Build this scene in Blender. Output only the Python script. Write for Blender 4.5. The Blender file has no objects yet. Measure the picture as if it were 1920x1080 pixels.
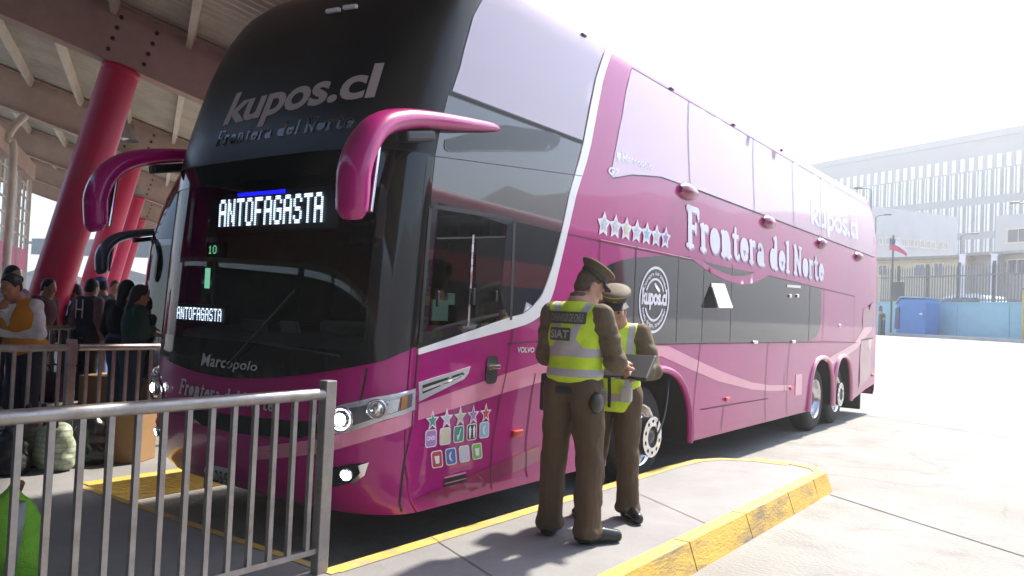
import bpy, bmesh, math, random
import numpy as np
from mathutils import Vector, Matrix
from mathutils.geometry import delaunay_2d_cdt

random.seed(7); np.random.seed(7)
SC = bpy.context.scene
COL = SC.collection
R = math.radians

# ------------------------------------------------------------------ camera
CAMP = np.array([4.7814, -3.3417, 1.6783])
YAW, PITCH, ROLL, FPX = -.6355, .0284, .0434, 1494.44
FW = np.array([math.sin(YAW)*math.cos(PITCH), math.cos(YAW)*math.cos(PITCH), math.sin(PITCH)])
_r = np.array([math.cos(YAW), -math.sin(YAW), 0.0]); _u = np.cross(_r, FW)
RT = math.cos(ROLL)*_r + math.sin(ROLL)*_u
UP = -math.sin(ROLL)*_r + math.cos(ROLL)*_u
cam = bpy.data.cameras.new('camera'); cam_o = bpy.data.objects.new('camera', cam); COL.objects.link(cam_o)
cam.sensor_width = 36; cam.lens = FPX/1920*36; cam.clip_end = 3000; cam.clip_start = .05
cam_o.matrix_world = Matrix(((RT[0], UP[0], -FW[0], CAMP[0]), (RT[1], UP[1], -FW[1], CAMP[1]),
                             (RT[2], UP[2], -FW[2], CAMP[2]), (0, 0, 0, 1)))
SC.camera = cam_o

# ------------------------------------------------------------------ light
SUN_EL, SUN_AZ = 50, 3          # azimuth measured from +Y towards +X
EXPOSURE = 1.57
w = bpy.data.worlds.new('World'); SC.world = w; w.use_nodes = True
nt = w.node_tree; bg = nt.nodes['Background']
sky = nt.nodes.new('ShaderNodeTexSky'); sky.sky_type = 'NISHITA'; sky.sun_disc = False
sky.sun_elevation = R(SUN_EL); sky.sun_rotation = R(SUN_AZ)
sky.air_density = 1.0; sky.dust_density = .7; sky.ozone_density = 1.0; sky.altitude = 0
nt.links.new(sky.outputs[0], bg.inputs[0]); bg.inputs[1].default_value = .15
sl = bpy.data.lights.new('sun', 'SUN'); sl.energy = 4.2; sl.angle = R(2.5); sl.color = (1, .93, .82)
so = bpy.data.objects.new('sun', sl); COL.objects.link(so)
sd = Vector((math.sin(R(SUN_AZ))*math.cos(R(SUN_EL)), math.cos(R(SUN_AZ))*math.cos(R(SUN_EL)), math.sin(R(SUN_EL))))
so.rotation_euler = sd.to_track_quat('Z', 'Y').to_euler(); so.location = (0, 30, 60)
SC.view_settings.view_transform = 'Standard'; SC.view_settings.look = 'None'
SC.view_settings.gamma = 1; SC.view_settings.use_curve_mapping = False
SC.view_settings.exposure = EXPOSURE
SC.cycles.max_bounces = 8; SC.cycles.transparent_max_bounces = 16
try: SC.cycles.sample_clamp_indirect = 6
except Exception: pass

# ------------------------------------------------------------------ pixel helpers (1920x1080 picture)
def ray(x, y): return FW + (x-960)/FPX*RT - (y-540)/FPX*UP
def at(x, y, depth): return CAMP + depth*ray(x, y)
def on(x, y, ax, v):
    d = ray(x, y); return CAMP + (v-CAMP[ax])/d[ax]*d
def proj(X):
    d = np.asarray(X, float)-CAMP; z = d@FW
    return np.array([960+FPX*(d@RT)/z, 540-FPX*(d@UP)/z])

# ------------------------------------------------------------------ scene helpers
def tag(o, label=None, cat=None, group=None, kind=None):
    if label: o['label'] = label
    if cat: o['category'] = cat
    if group: o['group'] = group
    if kind: o['kind'] = kind
    return o
def thing(name, label, cat, loc=(0, 0, 0), rz=0, group=None):
    o = bpy.data.objects.new(name, None); COL.objects.link(o); o.empty_display_size = .2
    o.location = Vector([float(v) for v in loc]); o.rotation_euler = (0, 0, rz)
    return tag(o, label, cat, group)
def kids(o): return [c for c in bpy.data.objects if c.parent == o]
def copy_tree(o, parent=None):
    c = o.copy(); COL.objects.link(c)
    if parent: c.parent = parent
    for ch in kids(o): copy_tree(ch, c)
    return c

class MB:
    """collects geometry; build() links it as one mesh object"""
    def __init__(s): s.v = []; s.f = []; s.m = []; s.sm = []
    def add(s, v, f, m=0, smooth=False):
        b = len(s.v); s.v += [tuple(float(c) for c in p) for p in v]
        for q in f: s.f.append(tuple(i+b for i in q)); s.m.append(m); s.sm.append(smooth)
        return s
    def box(s, c, size, rz=0, m=0, M=None, bev=0):
        hx, hy, hz = [k/2 for k in size]
        if bev:
            bm = bmesh.new(); bmesh.ops.create_cube(bm, size=1)
            for v in bm.verts: v.co = Vector((v.co.x*size[0], v.co.y*size[1], v.co.z*size[2]))
            bmesh.ops.bevel(bm, geom=list(bm.edges), offset=bev, segments=2, affect='EDGES', profile=.5)
            bm.verts.index_update(); P = [v.co.copy() for v in bm.verts]; F = [[v.index for v in f.verts] for f in bm.faces]; bm.free()
        else:
            P = [Vector((x*hx, y*hy, z*hz)) for z in (-1, 1) for y in (-1, 1) for x in (-1, 1)]
            F = [(0, 2, 3, 1), (4, 5, 7, 6), (0, 1, 5, 4), (1, 3, 7, 5), (3, 2, 6, 7), (2, 0, 4, 6)]
        T = M if M is not None else Matrix.Rotation(rz, 3, 'Z')
        return s.add([Vector([float(k) for k in c])+T@p for p in P], F, m)
    def bar(s, a, b, wx, wz, m=0, up=(0, 0, 1), bev=0):
        a = Vector([float(k) for k in a]); b = Vector([float(k) for k in b]); d = (b-a); L = d.length; d.normalize()
        u = Vector(up); x = d.cross(u)
        if x.length < 1e-4: x = d.cross(Vector((1, 0, 0)))
        x.normalize(); z = x.cross(d)
        M = Matrix((x, d, z)).transposed()
        return s.box((a+b)/2, (wx, L, wz), M=M, m=m, bev=bev)
    def tube(s, pts, r, n=10, m=0, cap=True, sx=1.0, flat=None):
        pts = [Vector([float(k) for k in p]) for p in pts]; N = len(pts)
        rr = r if isinstance(r, (list, tuple)) else [r]*N
        T = []
        for i in range(N):
            t = (pts[min(i+1, N-1)]-pts[max(i-1, 0)]); t.normalize(); T.append(t)
        ref = Vector(flat) if flat else (Vector((0, 0, 1)) if abs(T[0].z) < .9 else Vector((1, 0, 0)))
        V = []; F = []
        for i in range(N):
            a = T[i].cross(ref)
            if a.length < 1e-5: a = T[i].orthogonal()
            a.normalize(); b = a.cross(T[i]); b.normalize()
            if not flat: ref = b
            for k in range(n):
                t = 2*math.pi*k/n; V.append(pts[i]+a*(math.cos(t)*rr[i]*sx)+b*(math.sin(t)*rr[i]))
        for i in range(N-1):
            for k in range(n):
                k2 = (k+1) % n; F.append((i*n+k, i*n+k2, (i+1)*n+k2, (i+1)*n+k))
        s.add(V, F, m, True)
        if cap: s.add(V[:n], [tuple(range(n))], m); s.add(V[-n:], [tuple(reversed(range(n)))], m)
        return s
    def lathe(s, prof, c=(0, 0, 0), axis='X', n=40, m=0, smooth=True, sy=1.0, M=None):
        """prof: (radius, along)"""
        V = []; F = []; c = Vector([float(k) for k in c])
        for (r, h) in prof:
            for k in range(n):
                t = 2*math.pi*k/n; p, q = r*math.cos(t), r*math.sin(t)*sy
                v = {'X': Vector((h, p, q)), 'Y': Vector((p, h, q)), 'Z': Vector((p, q, h))}[axis]
                V.append(c+(M@v if M is not None else v))
        for i in range(len(prof)-1):
            for k in range(n):
                k2 = (k+1) % n; F.append((i*n+k, i*n+k2, (i+1)*n+k2, (i+1)*n+k))
        return s.add(V, F, m, smooth)
    def prism(s, poly, h0, h1, m=0, fn=None):
        """poly in xy extruded z h0..h1; fn maps each point"""
        n = len(poly); fn = fn or (lambda x, y, z: (x, y, z))
        V = [fn(x, y, h0) for x, y in poly]+[fn(x, y, h1) for x, y in poly]
        F = [tuple(reversed(range(n))), tuple(range(n, 2*n))]+[(i, (i+1) % n, n+(i+1) % n, n+i) for i in range(n)]
        return s.add(V, F, m)
    def build(s, name, mat, parent=None, fixn=False, smooth=None):
        me = bpy.data.meshes.new(name)
        off = Vector((0, 0, 0)); p = parent
        while p is not None and p.type == 'EMPTY' and False: p = p.parent
        me.from_pydata(s.v, [], s.f); mats = mat if isinstance(mat, (list, tuple)) else [mat]
        for q in mats: me.materials.append(q)
        me.polygons.foreach_set('material_index', s.m)
        me.polygons.foreach_set('use_smooth', s.sm if smooth is None else [smooth]*len(s.f))
        if fixn:
            bm = bmesh.new(); bm.from_mesh(me); bmesh.ops.recalc_face_normals(bm, faces=bm.faces); bm.to_mesh(me); bm.free()
        me.update(); o = bpy.data.objects.new(name, me); COL.objects.link(o)
        if parent: o.parent = parent
        return o

def struct(mb, name, mat, **k):
    o = mb.build(name, mat, **k); o['kind'] = 'structure'; return o

# ------------------------------------------------------------------ materials
def node(nt, t, **k):
    n = nt.nodes.new(t)
    for a, b in k.items(): setattr(n, a, b)
    return n
def mat(name, col, rough=.5, metal=0, coat=0, var=0, vs=3, bump=0, bs=60, ior=1.5, emis=None, dirt=None, ds=2, da=.5,
        alpha=1, coord='Object', spec=.5, vstretch=(1, 1, 1), trans=0, coatr=.03, rv=0):
    m = bpy.data.materials.new(name); m.use_nodes = True; nt = m.node_tree; b = nt.nodes['Principled BSDF']
    c = (*col, 1) if len(col) == 3 else col
    b.inputs['Base Color'].default_value = c; b.inputs['Roughness'].default_value = rough
    b.inputs['Metallic'].default_value = metal; b.inputs['IOR'].default_value = ior
    b.inputs['Coat Weight'].default_value = coat; b.inputs['Coat Roughness'].default_value = coatr
    b.inputs['Specular IOR Level'].default_value = spec; b.inputs['Transmission Weight'].default_value = trans
    if emis: b.inputs['Emission Color'].default_value = (*emis[0], 1); b.inputs['Emission Strength'].default_value = emis[1]
    if alpha < 1: b.inputs['Alpha'].default_value = alpha
    if var or bump or dirt or rv:
        tc = node(nt, 'ShaderNodeTexCoord'); mp = node(nt, 'ShaderNodeMapping'); mp.inputs['Scale'].default_value = vstretch
        nt.links.new(tc.outputs[coord], mp.inputs[0])
        last = None
        if var:
            n = node(nt, 'ShaderNodeTexNoise'); n.inputs['Scale'].default_value = vs; n.inputs['Detail'].default_value = 6; n.inputs['Roughness'].default_value = .65
            nt.links.new(mp.outputs[0], n.inputs['Vector'])
            mr = node(nt, 'ShaderNodeMapRange'); mr.inputs[1].default_value = .3; mr.inputs[2].default_value = .7
            mr.inputs[3].default_value = 1-var; mr.inputs[4].default_value = 1+var; nt.links.new(n.outputs[0], mr.inputs[0])
            mx = node(nt, 'ShaderNodeVectorMath', operation='SCALE'); mx.inputs[0].default_value = c[:3]; nt.links.new(mr.outputs[0], mx.inputs['Scale'])
            last = mx.outputs[0]
        if dirt:
            n = node(nt, 'ShaderNodeTexNoise'); n.inputs['Scale'].default_value = ds; n.inputs['Detail'].default_value = 8; n.inputs['Roughness'].default_value = .7
            nt.links.new(mp.outputs[0], n.inputs['Vector'])
            mr = node(nt, 'ShaderNodeMapRange'); mr.inputs[1].default_value = .5; mr.inputs[2].default_value = .68; mr.inputs[4].default_value = da
            nt.links.new(n.outputs[0], mr.inputs[0])
            mx = node(nt, 'ShaderNodeMix', data_type='RGBA'); nt.links.new(mr.outputs[0], mx.inputs[0])
            if last: nt.links.new(last, mx.inputs[6])
            else: mx.inputs[6].default_value = c
            mx.inputs[7].default_value = (*dirt, 1); last = mx.outputs[2]
        if last: nt.links.new(last, b.inputs['Base Color'])
        if rv:
            n = node(nt, 'ShaderNodeTexNoise'); n.inputs['Scale'].default_value = vs*1.7; n.inputs['Detail'].default_value = 5
            nt.links.new(mp.outputs[0], n.inputs['Vector'])
            mr = node(nt, 'ShaderNodeMapRange'); mr.inputs[1].default_value = .3; mr.inputs[2].default_value = .7
            mr.inputs[3].default_value = max(rough-rv, 0); mr.inputs[4].default_value = rough+rv
            nt.links.new(n.outputs[0], mr.inputs[0]); nt.links.new(mr.outputs[0], b.inputs['Roughness'])
        if bump:
            n = node(nt, 'ShaderNodeTexNoise'); n.inputs['Scale'].default_value = bs; n.inputs['Detail'].default_value = 5
            nt.links.new(mp.outputs[0], n.inputs['Vector'])
            bp = node(nt, 'ShaderNodeBump'); bp.inputs['Strength'].default_value = bump; bp.inputs['Distance'].default_value = .02
            nt.links.new(n.outputs[0], bp.inputs['Height']); nt.links.new(bp.outputs[0], b.inputs['Normal'])
    return m
def glassmat(name, tint, refl_ior=1.5, dark=.5):
    """thin tinted pane: clear layer that dims what is behind it plus a Fresnel mirror"""
    m = bpy.data.materials.new(name); m.use_nodes = True; nt = m.node_tree; nt.nodes.clear()
    out = node(nt, 'ShaderNodeOutputMaterial'); tr = node(nt, 'ShaderNodeBsdfTransparent'); gl = node(nt, 'ShaderNodeBsdfGlossy')
    fr = node(nt, 'ShaderNodeFresnel'); fr.inputs[0].default_value = refl_ior; mx = node(nt, 'ShaderNodeMixShader')
    tr.inputs[0].default_value = (*tint, 1); gl.inputs['Roughness'].default_value = .015
    nt.links.new(fr.outputs[0], mx.inputs[0]); nt.links.new(tr.outputs[0], mx.inputs[1]); nt.links.new(gl.outputs[0], mx.inputs[2]); nt.links.new(mx.outputs[0], out.inputs[0])
    return m

PAINT = mat('magenta_paint', (.4, .007, .168), .3, coat=.75, var=.03, vs=.6, spec=.25, dirt=(.36, .05, .2), ds=1.4, da=.2)
PAINT_L = mat('light_pink_paint', (.72, .24, .36), .3, coat=1, var=.04)
SEAMC = mat('seam_dark', (.1, .004, .035), .6)
PAINT_D = mat('dark_magenta_paint', (.27, .012, .085), .3, coat=1)
WHITE = mat('white_paint', (.8, .8, .8), .3, coat=.6, var=.03)
DECALW = mat('white_vinyl', (.8, .78, .82), .35, var=.04)
LILAC = mat('lilac_vinyl', (.42, .34, .5), .4)
BLACKG = mat('black_glass', (.012, .013, .013), .06, ior=1.55, rv=.02, vs=2)
UWG = mat('upper_windscreen_film', (.016, .016, .016), .3, ior=1.4)
SIDEG = mat('tinted_side_glass', (.02, .02, .024), .03, ior=1.95, coat=0)
FILMG = mat('filmed_side_glass_glare', (.52, .3, .42), .05, ior=2.3)  # pink film; base paled and reflectance raised to imitate sky glare
UPG = mat('upper_side_glass_glare', (.24, .14, .19), .03, ior=2.4)  # mauve base colour stands in for veiling glare on the pane
LOWG = mat('lower_dark_glass', (.012, .013, .02), .04, ior=1.8)
BLACKP = mat('black_plastic', (.018, .018, .018), .45, var=.2)
RUBBER = mat('rubber', (.02, .02, .02), .75, var=.3, vs=20)
UNDER = mat('underbody', (.015, .014, .013), .85, var=.3)
CHROME = mat('chrome', (.8, .8, .8), .12, 1, rv=.06, vs=8)
ALU = mat('polished_alloy', (.72, .72, .73), .25, 1, var=.12, vs=6, rv=.1)
SILVER = mat('silver_trim', (.72, .72, .74), .28, .45, var=.08, vs=8)
SMOKE = mat('smoked_lamp_trim', (.2, .2, .21), .25, .3)
STEELD = mat('dark_steel', (.12, .12, .12), .4, .8, var=.2)
WSGLASS = glassmat('windscreen_glass', (.6, .64, .61), 1.45)
CABGLASS = glassmat('cab_window_glass', (.55, .6, .57), 1.55)
LENS = glassmat('lamp_lens', (.85, .87, .9), 1.45)
LAMPON = mat('lit_lamp', (.9, .95, 1), .2, emis=((.85, .93, 1), 14))
LEDW = mat('white_led', (.5, .5, .55), .4, emis=((.66, .77, 1), 1.0))
LEDB = mat('blue_led', (.0, .0, .4), .4, emis=((.01, .01, 1), .9))
LEDG = mat('green_led', (.1, .5, .3), .4, emis=((.35, 1, .65), .3))
REDL = mat('red_lens', (.6, .03, .02), .2, coat=.5)
AMBER = mat('amber_lens', (.7, .25, .02), .2, coat=.5)
INTER = mat('dark_interior', (.13, .125, .115), .7, var=.2)
GREYT = mat('grey_vinyl', (.5, .43, .41), .55)
GREYD = mat('faint_grey_vinyl', (.16, .15, .145), .5)
# ------------------------------------------------------------------ coach surface
ZT = [.36, .45, .7, 1.0, 1.25, 1.45, 2.0, 2.4, 2.65, 2.85, 3.1, 3.4, 3.7, 3.9, 4.0, 4.08, 4.13, 4.17, 4.2]
Y0T = [.08, .0, -.07, -.08, -.07, -.06, -.03, .0, .02, .06, .13, .22, .34, .46, .54, .63, .75, .96, 1.3]
WT = [1.28, 1.295, 1.3, 1.3, 1.3, 1.3, 1.3, 1.3, 1.3, 1.298, 1.295, 1.287, 1.27, 1.255, 1.24, 1.2, 1.12, .96, .62]
YRT = [13.42, 13.45, 13.46, 13.46, 13.46, 13.46, 13.46, 13.45, 13.43, 13.4, 13.36, 13.26, 13.1, 12.95, 12.82, 12.65, 12.45, 12.2, 11.9]
def y0(z): return float(np.interp(z, ZT, Y0T))
def wid(z): return float(np.interp(z, ZT, WT))
def yr(z): return float(np.interp(z, ZT, YRT))
DC, PW = .42, 4.0
_ph = np.linspace(0, 1, 400)**2*math.pi/2
_cx = np.sin(_ph)**(2/PW); _cy = 1-np.cos(_ph)
_ds = np.hypot(np.diff(_cx*1.3), np.diff(_cy*DC)); _cs = np.concatenate([[0], np.cumsum(_ds)]); LF = float(_cs[-1])
def yc(z): return y0(z)+DC
def S0(u, z):
    a = abs(u); sg = 1 if u >= 0 else -1; wz = wid(z)
    if a <= LF:
        return np.array([sg*wz*np.interp(a, _cs, _cx), y0(z)+DC*np.interp(a, _cs, _cy), z])
    return np.array([sg*wz, yc(z)+a-LF, z])
def S(u, z, off=0.0):
    p = S0(u, z)
    if off:
        h = .01; du = S0(u+h, z)-S0(u-h, z); dz = S0(u, z+h)-S0(u, z-h)
        n = np.cross(du, dz); n /= np.linalg.norm(n)+1e-12
        if n[1] > .3: n = -n
        p = p+n*off
    return p
def u_of_side(Y, z):
    d = Y-yc(z)
    if d >= 0: return LF+d
    return float(np.interp(1-math.sqrt(max(0, 1-((DC-(Y-y0(z)))/DC)**2)) if False else (Y-y0(z))/DC, _cy, _cs))
def u_of_front(X, z): return math.copysign(float(np.interp(abs(X)/wid(z), _cx, _cs)), X)
# pixel -> (u, z) on the coach skin, by search then Newton
_GU = np.concatenate([np.linspace(-LF, LF, 61), np.linspace(LF+.05, LF+13, 160)]); _GZ = np.linspace(.36, 4.18, 60)
_G = None
def uz(px, py):
    global _G
    if _G is None:
        _G = np.array([[proj(S0(u, z)) for z in _GZ] for u in _GU])
        for i, u in enumerate(_GU):
            for j, z in enumerate(_GZ):
                p = S0(u, z); q = S(u, z, .05)-p
                if q@(CAMP-p) < .002: _G[i, j] = 1e5
    e = ((_G-np.array([px, py]))**2).sum(2)
    # only skin facing the camera
    i, j = np.unravel_index(np.argmin(e), e.shape); q = np.array([_GU[i], _GZ[j]])
    for _ in range(8):
        f = proj(S0(*q))-np.array([px, py]); h = 1e-4
        J = np.column_stack([(proj(S0(q[0]+h, q[1]))-proj(S0(*q)))/h, (proj(S0(q[0], q[1]+h))-proj(S0(*q)))/h])
        try: d = np.linalg.solve(J, -f)
        except Exception: break
        q = q+np.clip(d, -.1, .1)
    return float(q[0]), float(min(max(q[1], .36), 4.19))
def side(px, py):
    p = on(px, py, 0, 1.3); return float(p[1]), float(p[2])
def sideuz(px, py):
    Y, Z = side(px, py); return u_of_side(Y, Z), Z

def densify(poly, step, closed=True):
    out = []; n = len(poly)
    for i in range(n if closed else n-1):
        a = np.array(poly[i], float); b = np.array(poly[(i+1) % n], float)
        k = max(1, int(math.ceil(np.linalg.norm(b-a)/step)))
        for t in range(k): out.append(tuple(a+(b-a)*t/k))
    if not closed: out.append(tuple(poly[-1]))
    return out
def inside(P, polys):
    P = np.asarray(P, float); r = np.zeros(len(P), bool)
    for poly in polys:
        q = np.asarray(poly, float); x1, y1 = q[:, 0], q[:, 1]; x2, y2 = np.roll(x1, -1), np.roll(y1, -1)
        for a, b, c, d in zip(x1, y1, x2, y2):
            if b == d: continue
            m = (P[:, 1] > min(b, d)) & (P[:, 1] <= max(b, d))
            r ^= m & (P[:, 0] < a+(P[:, 1]-b)*(c-a)/(d-b))
    return r
def fill2d(polys, step=.08):
    """triangulate even-odd area of polygons with inner points; returns verts2d, tris"""
    V = []; E = []
    for poly in polys:
        d = densify(poly, step); b = len(V); V += d; E += [(b+i, b+(i+1) % len(d)) for i in range(len(d))]
    A = np.array(V); lo, hi = A.min(0), A.max(0)
    gx = np.arange(lo[0]+step*.5, hi[0], step); gy = np.arange(lo[1]+step*.5, hi[1], step)
    if len(gx)*len(gy):
        G = np.array([(x, y) for x in gx for y in gy]); G = G[inside(G, polys)]
        if len(G):
            dd = np.array([((A-g)**2).sum(1).min() for g in G]); V += [tuple(g) for g in G[dd > (step*.35)**2]]
    r = delaunay_2d_cdt([Vector(p) for p in V], E, [], 0, 1e-5)
    v = np.array([tuple(p) for p in r[0]]); t = [f for f in r[2]]
    c = np.array([v[list(f)].mean(0) for f in t]); k = inside(c, polys)
    return v, [f for f, q in zip(t, k) if q]
def union2d(polys):
    V = []; F = []
    for p in polys: F.append(list(range(len(V), len(V)+len(p)))); V += [Vector(q) for q in p]
    r = delaunay_2d_cdt(V, [], F, 1, 1e-6)
    return np.array([tuple(p) for p in r[0]]), [tuple(f) for f in r[2]]
def patch(name, polys, m, parent, off=.004, step=.08, fn=None, thick=0, smooth=True):
    fn = fn or S
    v, t = fill2d(polys, step)
    P = [fn(a, b, off) for a, b in v]
    mb = MB(); t2 = []
    for f in t:
        a, b, c = [v[i] for i in f[:3]]
        t2.append(f if (b[0]-a[0])*(c[1]-a[1])-(b[1]-a[1])*(c[0]-a[0]) > 0 else tuple(reversed(f)))
    mb.add(P, t2, 0, smooth)
    if thick:
        for poly in polys:
            d = densify(poly, step); n = len(d)
            A = [fn(a, b, off) for a, b in d]; B = [fn(a, b, off-thick) for a, b in d]
            mb.add(A+B, [(i, (i+1) % n, n+(i+1) % n, n+i) for i in range(n)])
    return mb.build(name, m, parent)
def line(name, pts, m, parent, wd=.009, off=.0035, step=.08, fn=None):
    """thin ribbon following the skin"""
    fn = fn or S; d = densify(pts, step, False); L = []; 
    for i, p in enumerate(d):
        t = np.array(d[min(i+1, len(d)-1)])-np.array(d[max(i-1, 0)]); t = t/(np.linalg.norm(t)+1e-9); n = np.array([-t[1], t[0]])*wd/2
        L.append((np.array(p)-n, np.array(p)+n))
    V = [fn(q[0], q[1], off) for ab in L for q in ab]
    return MB().add(V, [(2*i, 2*i+2, 2*i+3, 2*i+1) for i in range(len(L)-1)], 0, True).build(name, m, parent)
def arcpts(cx, cy, rx, ry, a0, a1, n=24):
    return [(cx+rx*math.cos(a), cy+ry*math.sin(a)) for a in np.linspace(R(a0), R(a1), n)]
def rrect(cx, cy, w_, h_, r, n=5):
    o = []
    for sx, sy, a in ((1, 1, 0), (-1, 1, 90), (-1, -1, 180), (1, -1, 270)):
        o += arcpts(cx+sx*(w_/2-r), cy+sy*(h_/2-r), r, r, a, a+90, n)
    return o
def spline(P, n=8, closed=False):
    P = [np.array(p, float) for p in P]; N = len(P); out = []
    for i in range(N if closed else N-1):
        if closed: a, b, c, d = P[i-1], P[i], P[(i+1) % N], P[(i+2) % N]
        else: a, b, c, d = P[max(i-1, 0)], P[i], P[i+1], P[min(i+2, N-1)]
        for k in range(n):
            t = k/n; out.append(tuple(.5*((2*b)+(c-a)*t+(2*a-5*b+4*c-d)*t*t+(3*b-a-3*c+d)*t**3)))
    if not closed: out.append(tuple(P[-1]))
    return out

# ------------------------------------------------------------------ lettering
def font2d(txt, shear=0, bold=0, spacing=1):
    cu = bpy.data.curves.new('t', 'FONT'); cu.body = txt; cu.size = 1; cu.shear = shear; cu.offset = bold; cu.space_character = spacing
    cu.resolution_u = 4; ob = bpy.data.objects.new('t', cu); COL.objects.link(ob)
    dg = bpy.context.evaluated_depsgraph_get(); dg.update(); me = bpy.data.meshes.new_from_object(ob.evaluated_get(dg))
    v = np.array([tuple(p.co)[:2] for p in me.vertices]); f = [tuple(p.vertices) for p in me.polygons]
    bpy.data.objects.remove(ob); bpy.data.curves.remove(cu); bpy.data.meshes.remove(me)
    lo, hi = v.min(0), v.max(0)
    return (v-lo)/(hi-lo), f
def capsule(a, b, ra, rb, n=8):
    a = np.array(a, float); b = np.array(b, float); d = b-a; L = np.linalg.norm(d)
    if L < 1e-6: return arcpts(a[0], a[1], ra, ra, 0, 360*(1-1/(2*n)), 2*n)
    an = math.degrees(math.atan2(d[1], d[0]))
    return arcpts(b[0], b[1], rb, rb, an-90, an+90, n)+arcpts(a[0], a[1], ra, ra, an+90, an+270, n)
def poly_strokes(pts, r): return [capsule(pts[i], pts[i+1], r, r, 5) for i in range(len(pts)-1)]
def serif_glyph(c, f=0.0):
    """fat rounded serif letters, cap height 1; f fattens"""
    st, th, sf = .105+f, .062+f, .045+f
    def base(x, y=0.04, w=.13): return [capsule((x-w, y), (x+w, y), sf, sf, 5)]
    def ring(cx, cy, rx, ry, a0=0, a1=360, rr=None, n=20):
        P = arcpts(cx, cy, rx, ry, a0, a1, n); o = []
        for i in range(len(P)-1):
            k = lambda p: (th+(st-th)*abs((p[0]-cx)/rx)) if rr is None else rr
            o.append(capsule(P[i], P[i+1], k(P[i]), k(P[i+1]), 5))
        return o
    V = lambda x, a, b: [capsule((x, a), (x, b), st, st*.94, 6)]
    if c == 'F': return V(.2, .06, .92)+base(.2, .05, .16)+[capsule((.08, .94), (.62, .94), th*1.1, th*1.1, 5), capsule((.64, .94), (.66, .76), th, sf, 5), capsule((.2, .5), (.5, .5), th, th, 5), capsule((.52, .6), (.52, .4), sf, sf, 5)], .72
    if c == 'N': return V(.16, .06, .9)+[capsule((.14, .92), (.62, .08), st, st*.9, 6), capsule((.62, .06), (.62, .9), th*1.15, th*1.15, 6)]+base(.16)+base(.62, .95, .12)+base(.1, .95, .08), .82
    if c == 'r': return V(.16, .05, .6)+base(.16)+base(.1, .62, .06)+[capsule((.18, .5), (.34, .62), th, th, 5), capsule((.38, .57), (.38, .57), .1+f, .1+f, 8)], .52
    if c == 'o': return ring(.3, .33, .19, .26), .62
    if c == 'n': return V(.16, .05, .6)+base(.16)+base(.1, .62, .06)+ring(.33, .42, .17, .2, 0, 170, th*1.1)+V(.5, .05, .4)+base(.5), .7
    if c == 't': return [capsule((.2, .16), (.2, .82), st, th, 6), capsule((.05, .62), (.38, .62), th*.9, th*.9, 5)]+ring(.32, .16, .13, .12, 180, 330, th), .48
    if c == 'e': return ring(.3, .33, .19, .26, 5, 320)+[capsule((.12, .36), (.46, .36), sf, sf, 5)], .6
    if c == 'a': return ring(.26, .2, .14, .15)+V(.44, .08, .42)+ring(.28, .45, .16, .16, 0, 150, th)+base(.5, .04, .08), .66
    if c == 'd': return ring(.27, .31, .17, .25)+V(.48, .06, .95)+base(.4, .96, .08)+base(.54, .04, .08), .7
    if c == 'l': return V(.16, .05, .95)+base(.16)+base(.08, .96, .07), .34
    return [], .3
def serif2d(txt, f=0.0, track=.05):
    P = []; x = 0
    for c in txt:
        g, wd = serif_glyph(c, f); P += [[(a+x, b) for a, b in q] for q in g]; x += wd+track
    v, t = union2d(P); return v/np.array([x-track, 1]), t
def quadmap(c00, c10, c11, c01):
    """unit square -> (u,z) quad, corners bottom-left, bottom-right, top-right, top-left"""
    c = [np.array(q, float) for q in (c00, c10, c11, c01)]
    return lambda a, b: (1-a)*(1-b)*c[0]+a*(1-b)*c[1]+a*b*c[2]+(1-a)*b*c[3]
def lettering(name, vt, quad, m, parent, off=.006, fn=None):
    fn = fn or S; q = quadmap(*quad); v, t = vt; mb = MB()
    uzs = [q(a, b) for a, b in v]
    t2 = []
    for f in t:
        a, b, c = [uzs[i] for i in f[:3]]
        t2.append(f if (b[0]-a[0])*(c[1]-a[1])-(b[1]-a[1])*(c[0]-a[0]) > 0 else tuple(reversed(f)))
    return mb.add([fn(p[0], p[1], off) for p in uzs], t2).build(name, m, parent)
# dot matrix letters 5x7
DOT = {'A': '01110 10001 10001 11111 10001 10001 10001', 'N': '10001 11001 11001 10101 10011 10011 10001', 'T': '11111 00100 00100 00100 00100 00100 00100',
       'O': '01110 10001 10001 10001 10001 10001 01110', 'F': '11111 10000 10000 11110 10000 10000 10000', 'G': '01110 10001 10000 10111 10001 10001 01110',
       'S': '01110 10001 10000 01110 00001 10001 01110', '1': '00100 01100 00100 00100 00100 00100 01110', '0': '01110 10001 10001 10001 10001 10001 01110'}
def dotmatrix(txt, rows=14, fill=.74):
    """bold led letters made of short horizontal bars"""
    v = []; t = []; x = 0
    for c in txt:
        g = DOT[c].split()
        for r in range(rows):
            row = g[int(r*7/rows)]
            for k in range(5):
                if row[k] == '1':
                    a, b = x+k, x+k+1.4; yb = 1-(r+1)/rows+(1-fill)/rows/2; yt = yb+fill/rows; n = len(v)
                    v += [(a, yb), (b, yb), (b, yt), (a, yt)]; t.append((n, n+1, n+2, n+3))
        x += 6.4
    return np.array(v)/np.array([x-1.15, 1]), t
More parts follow.
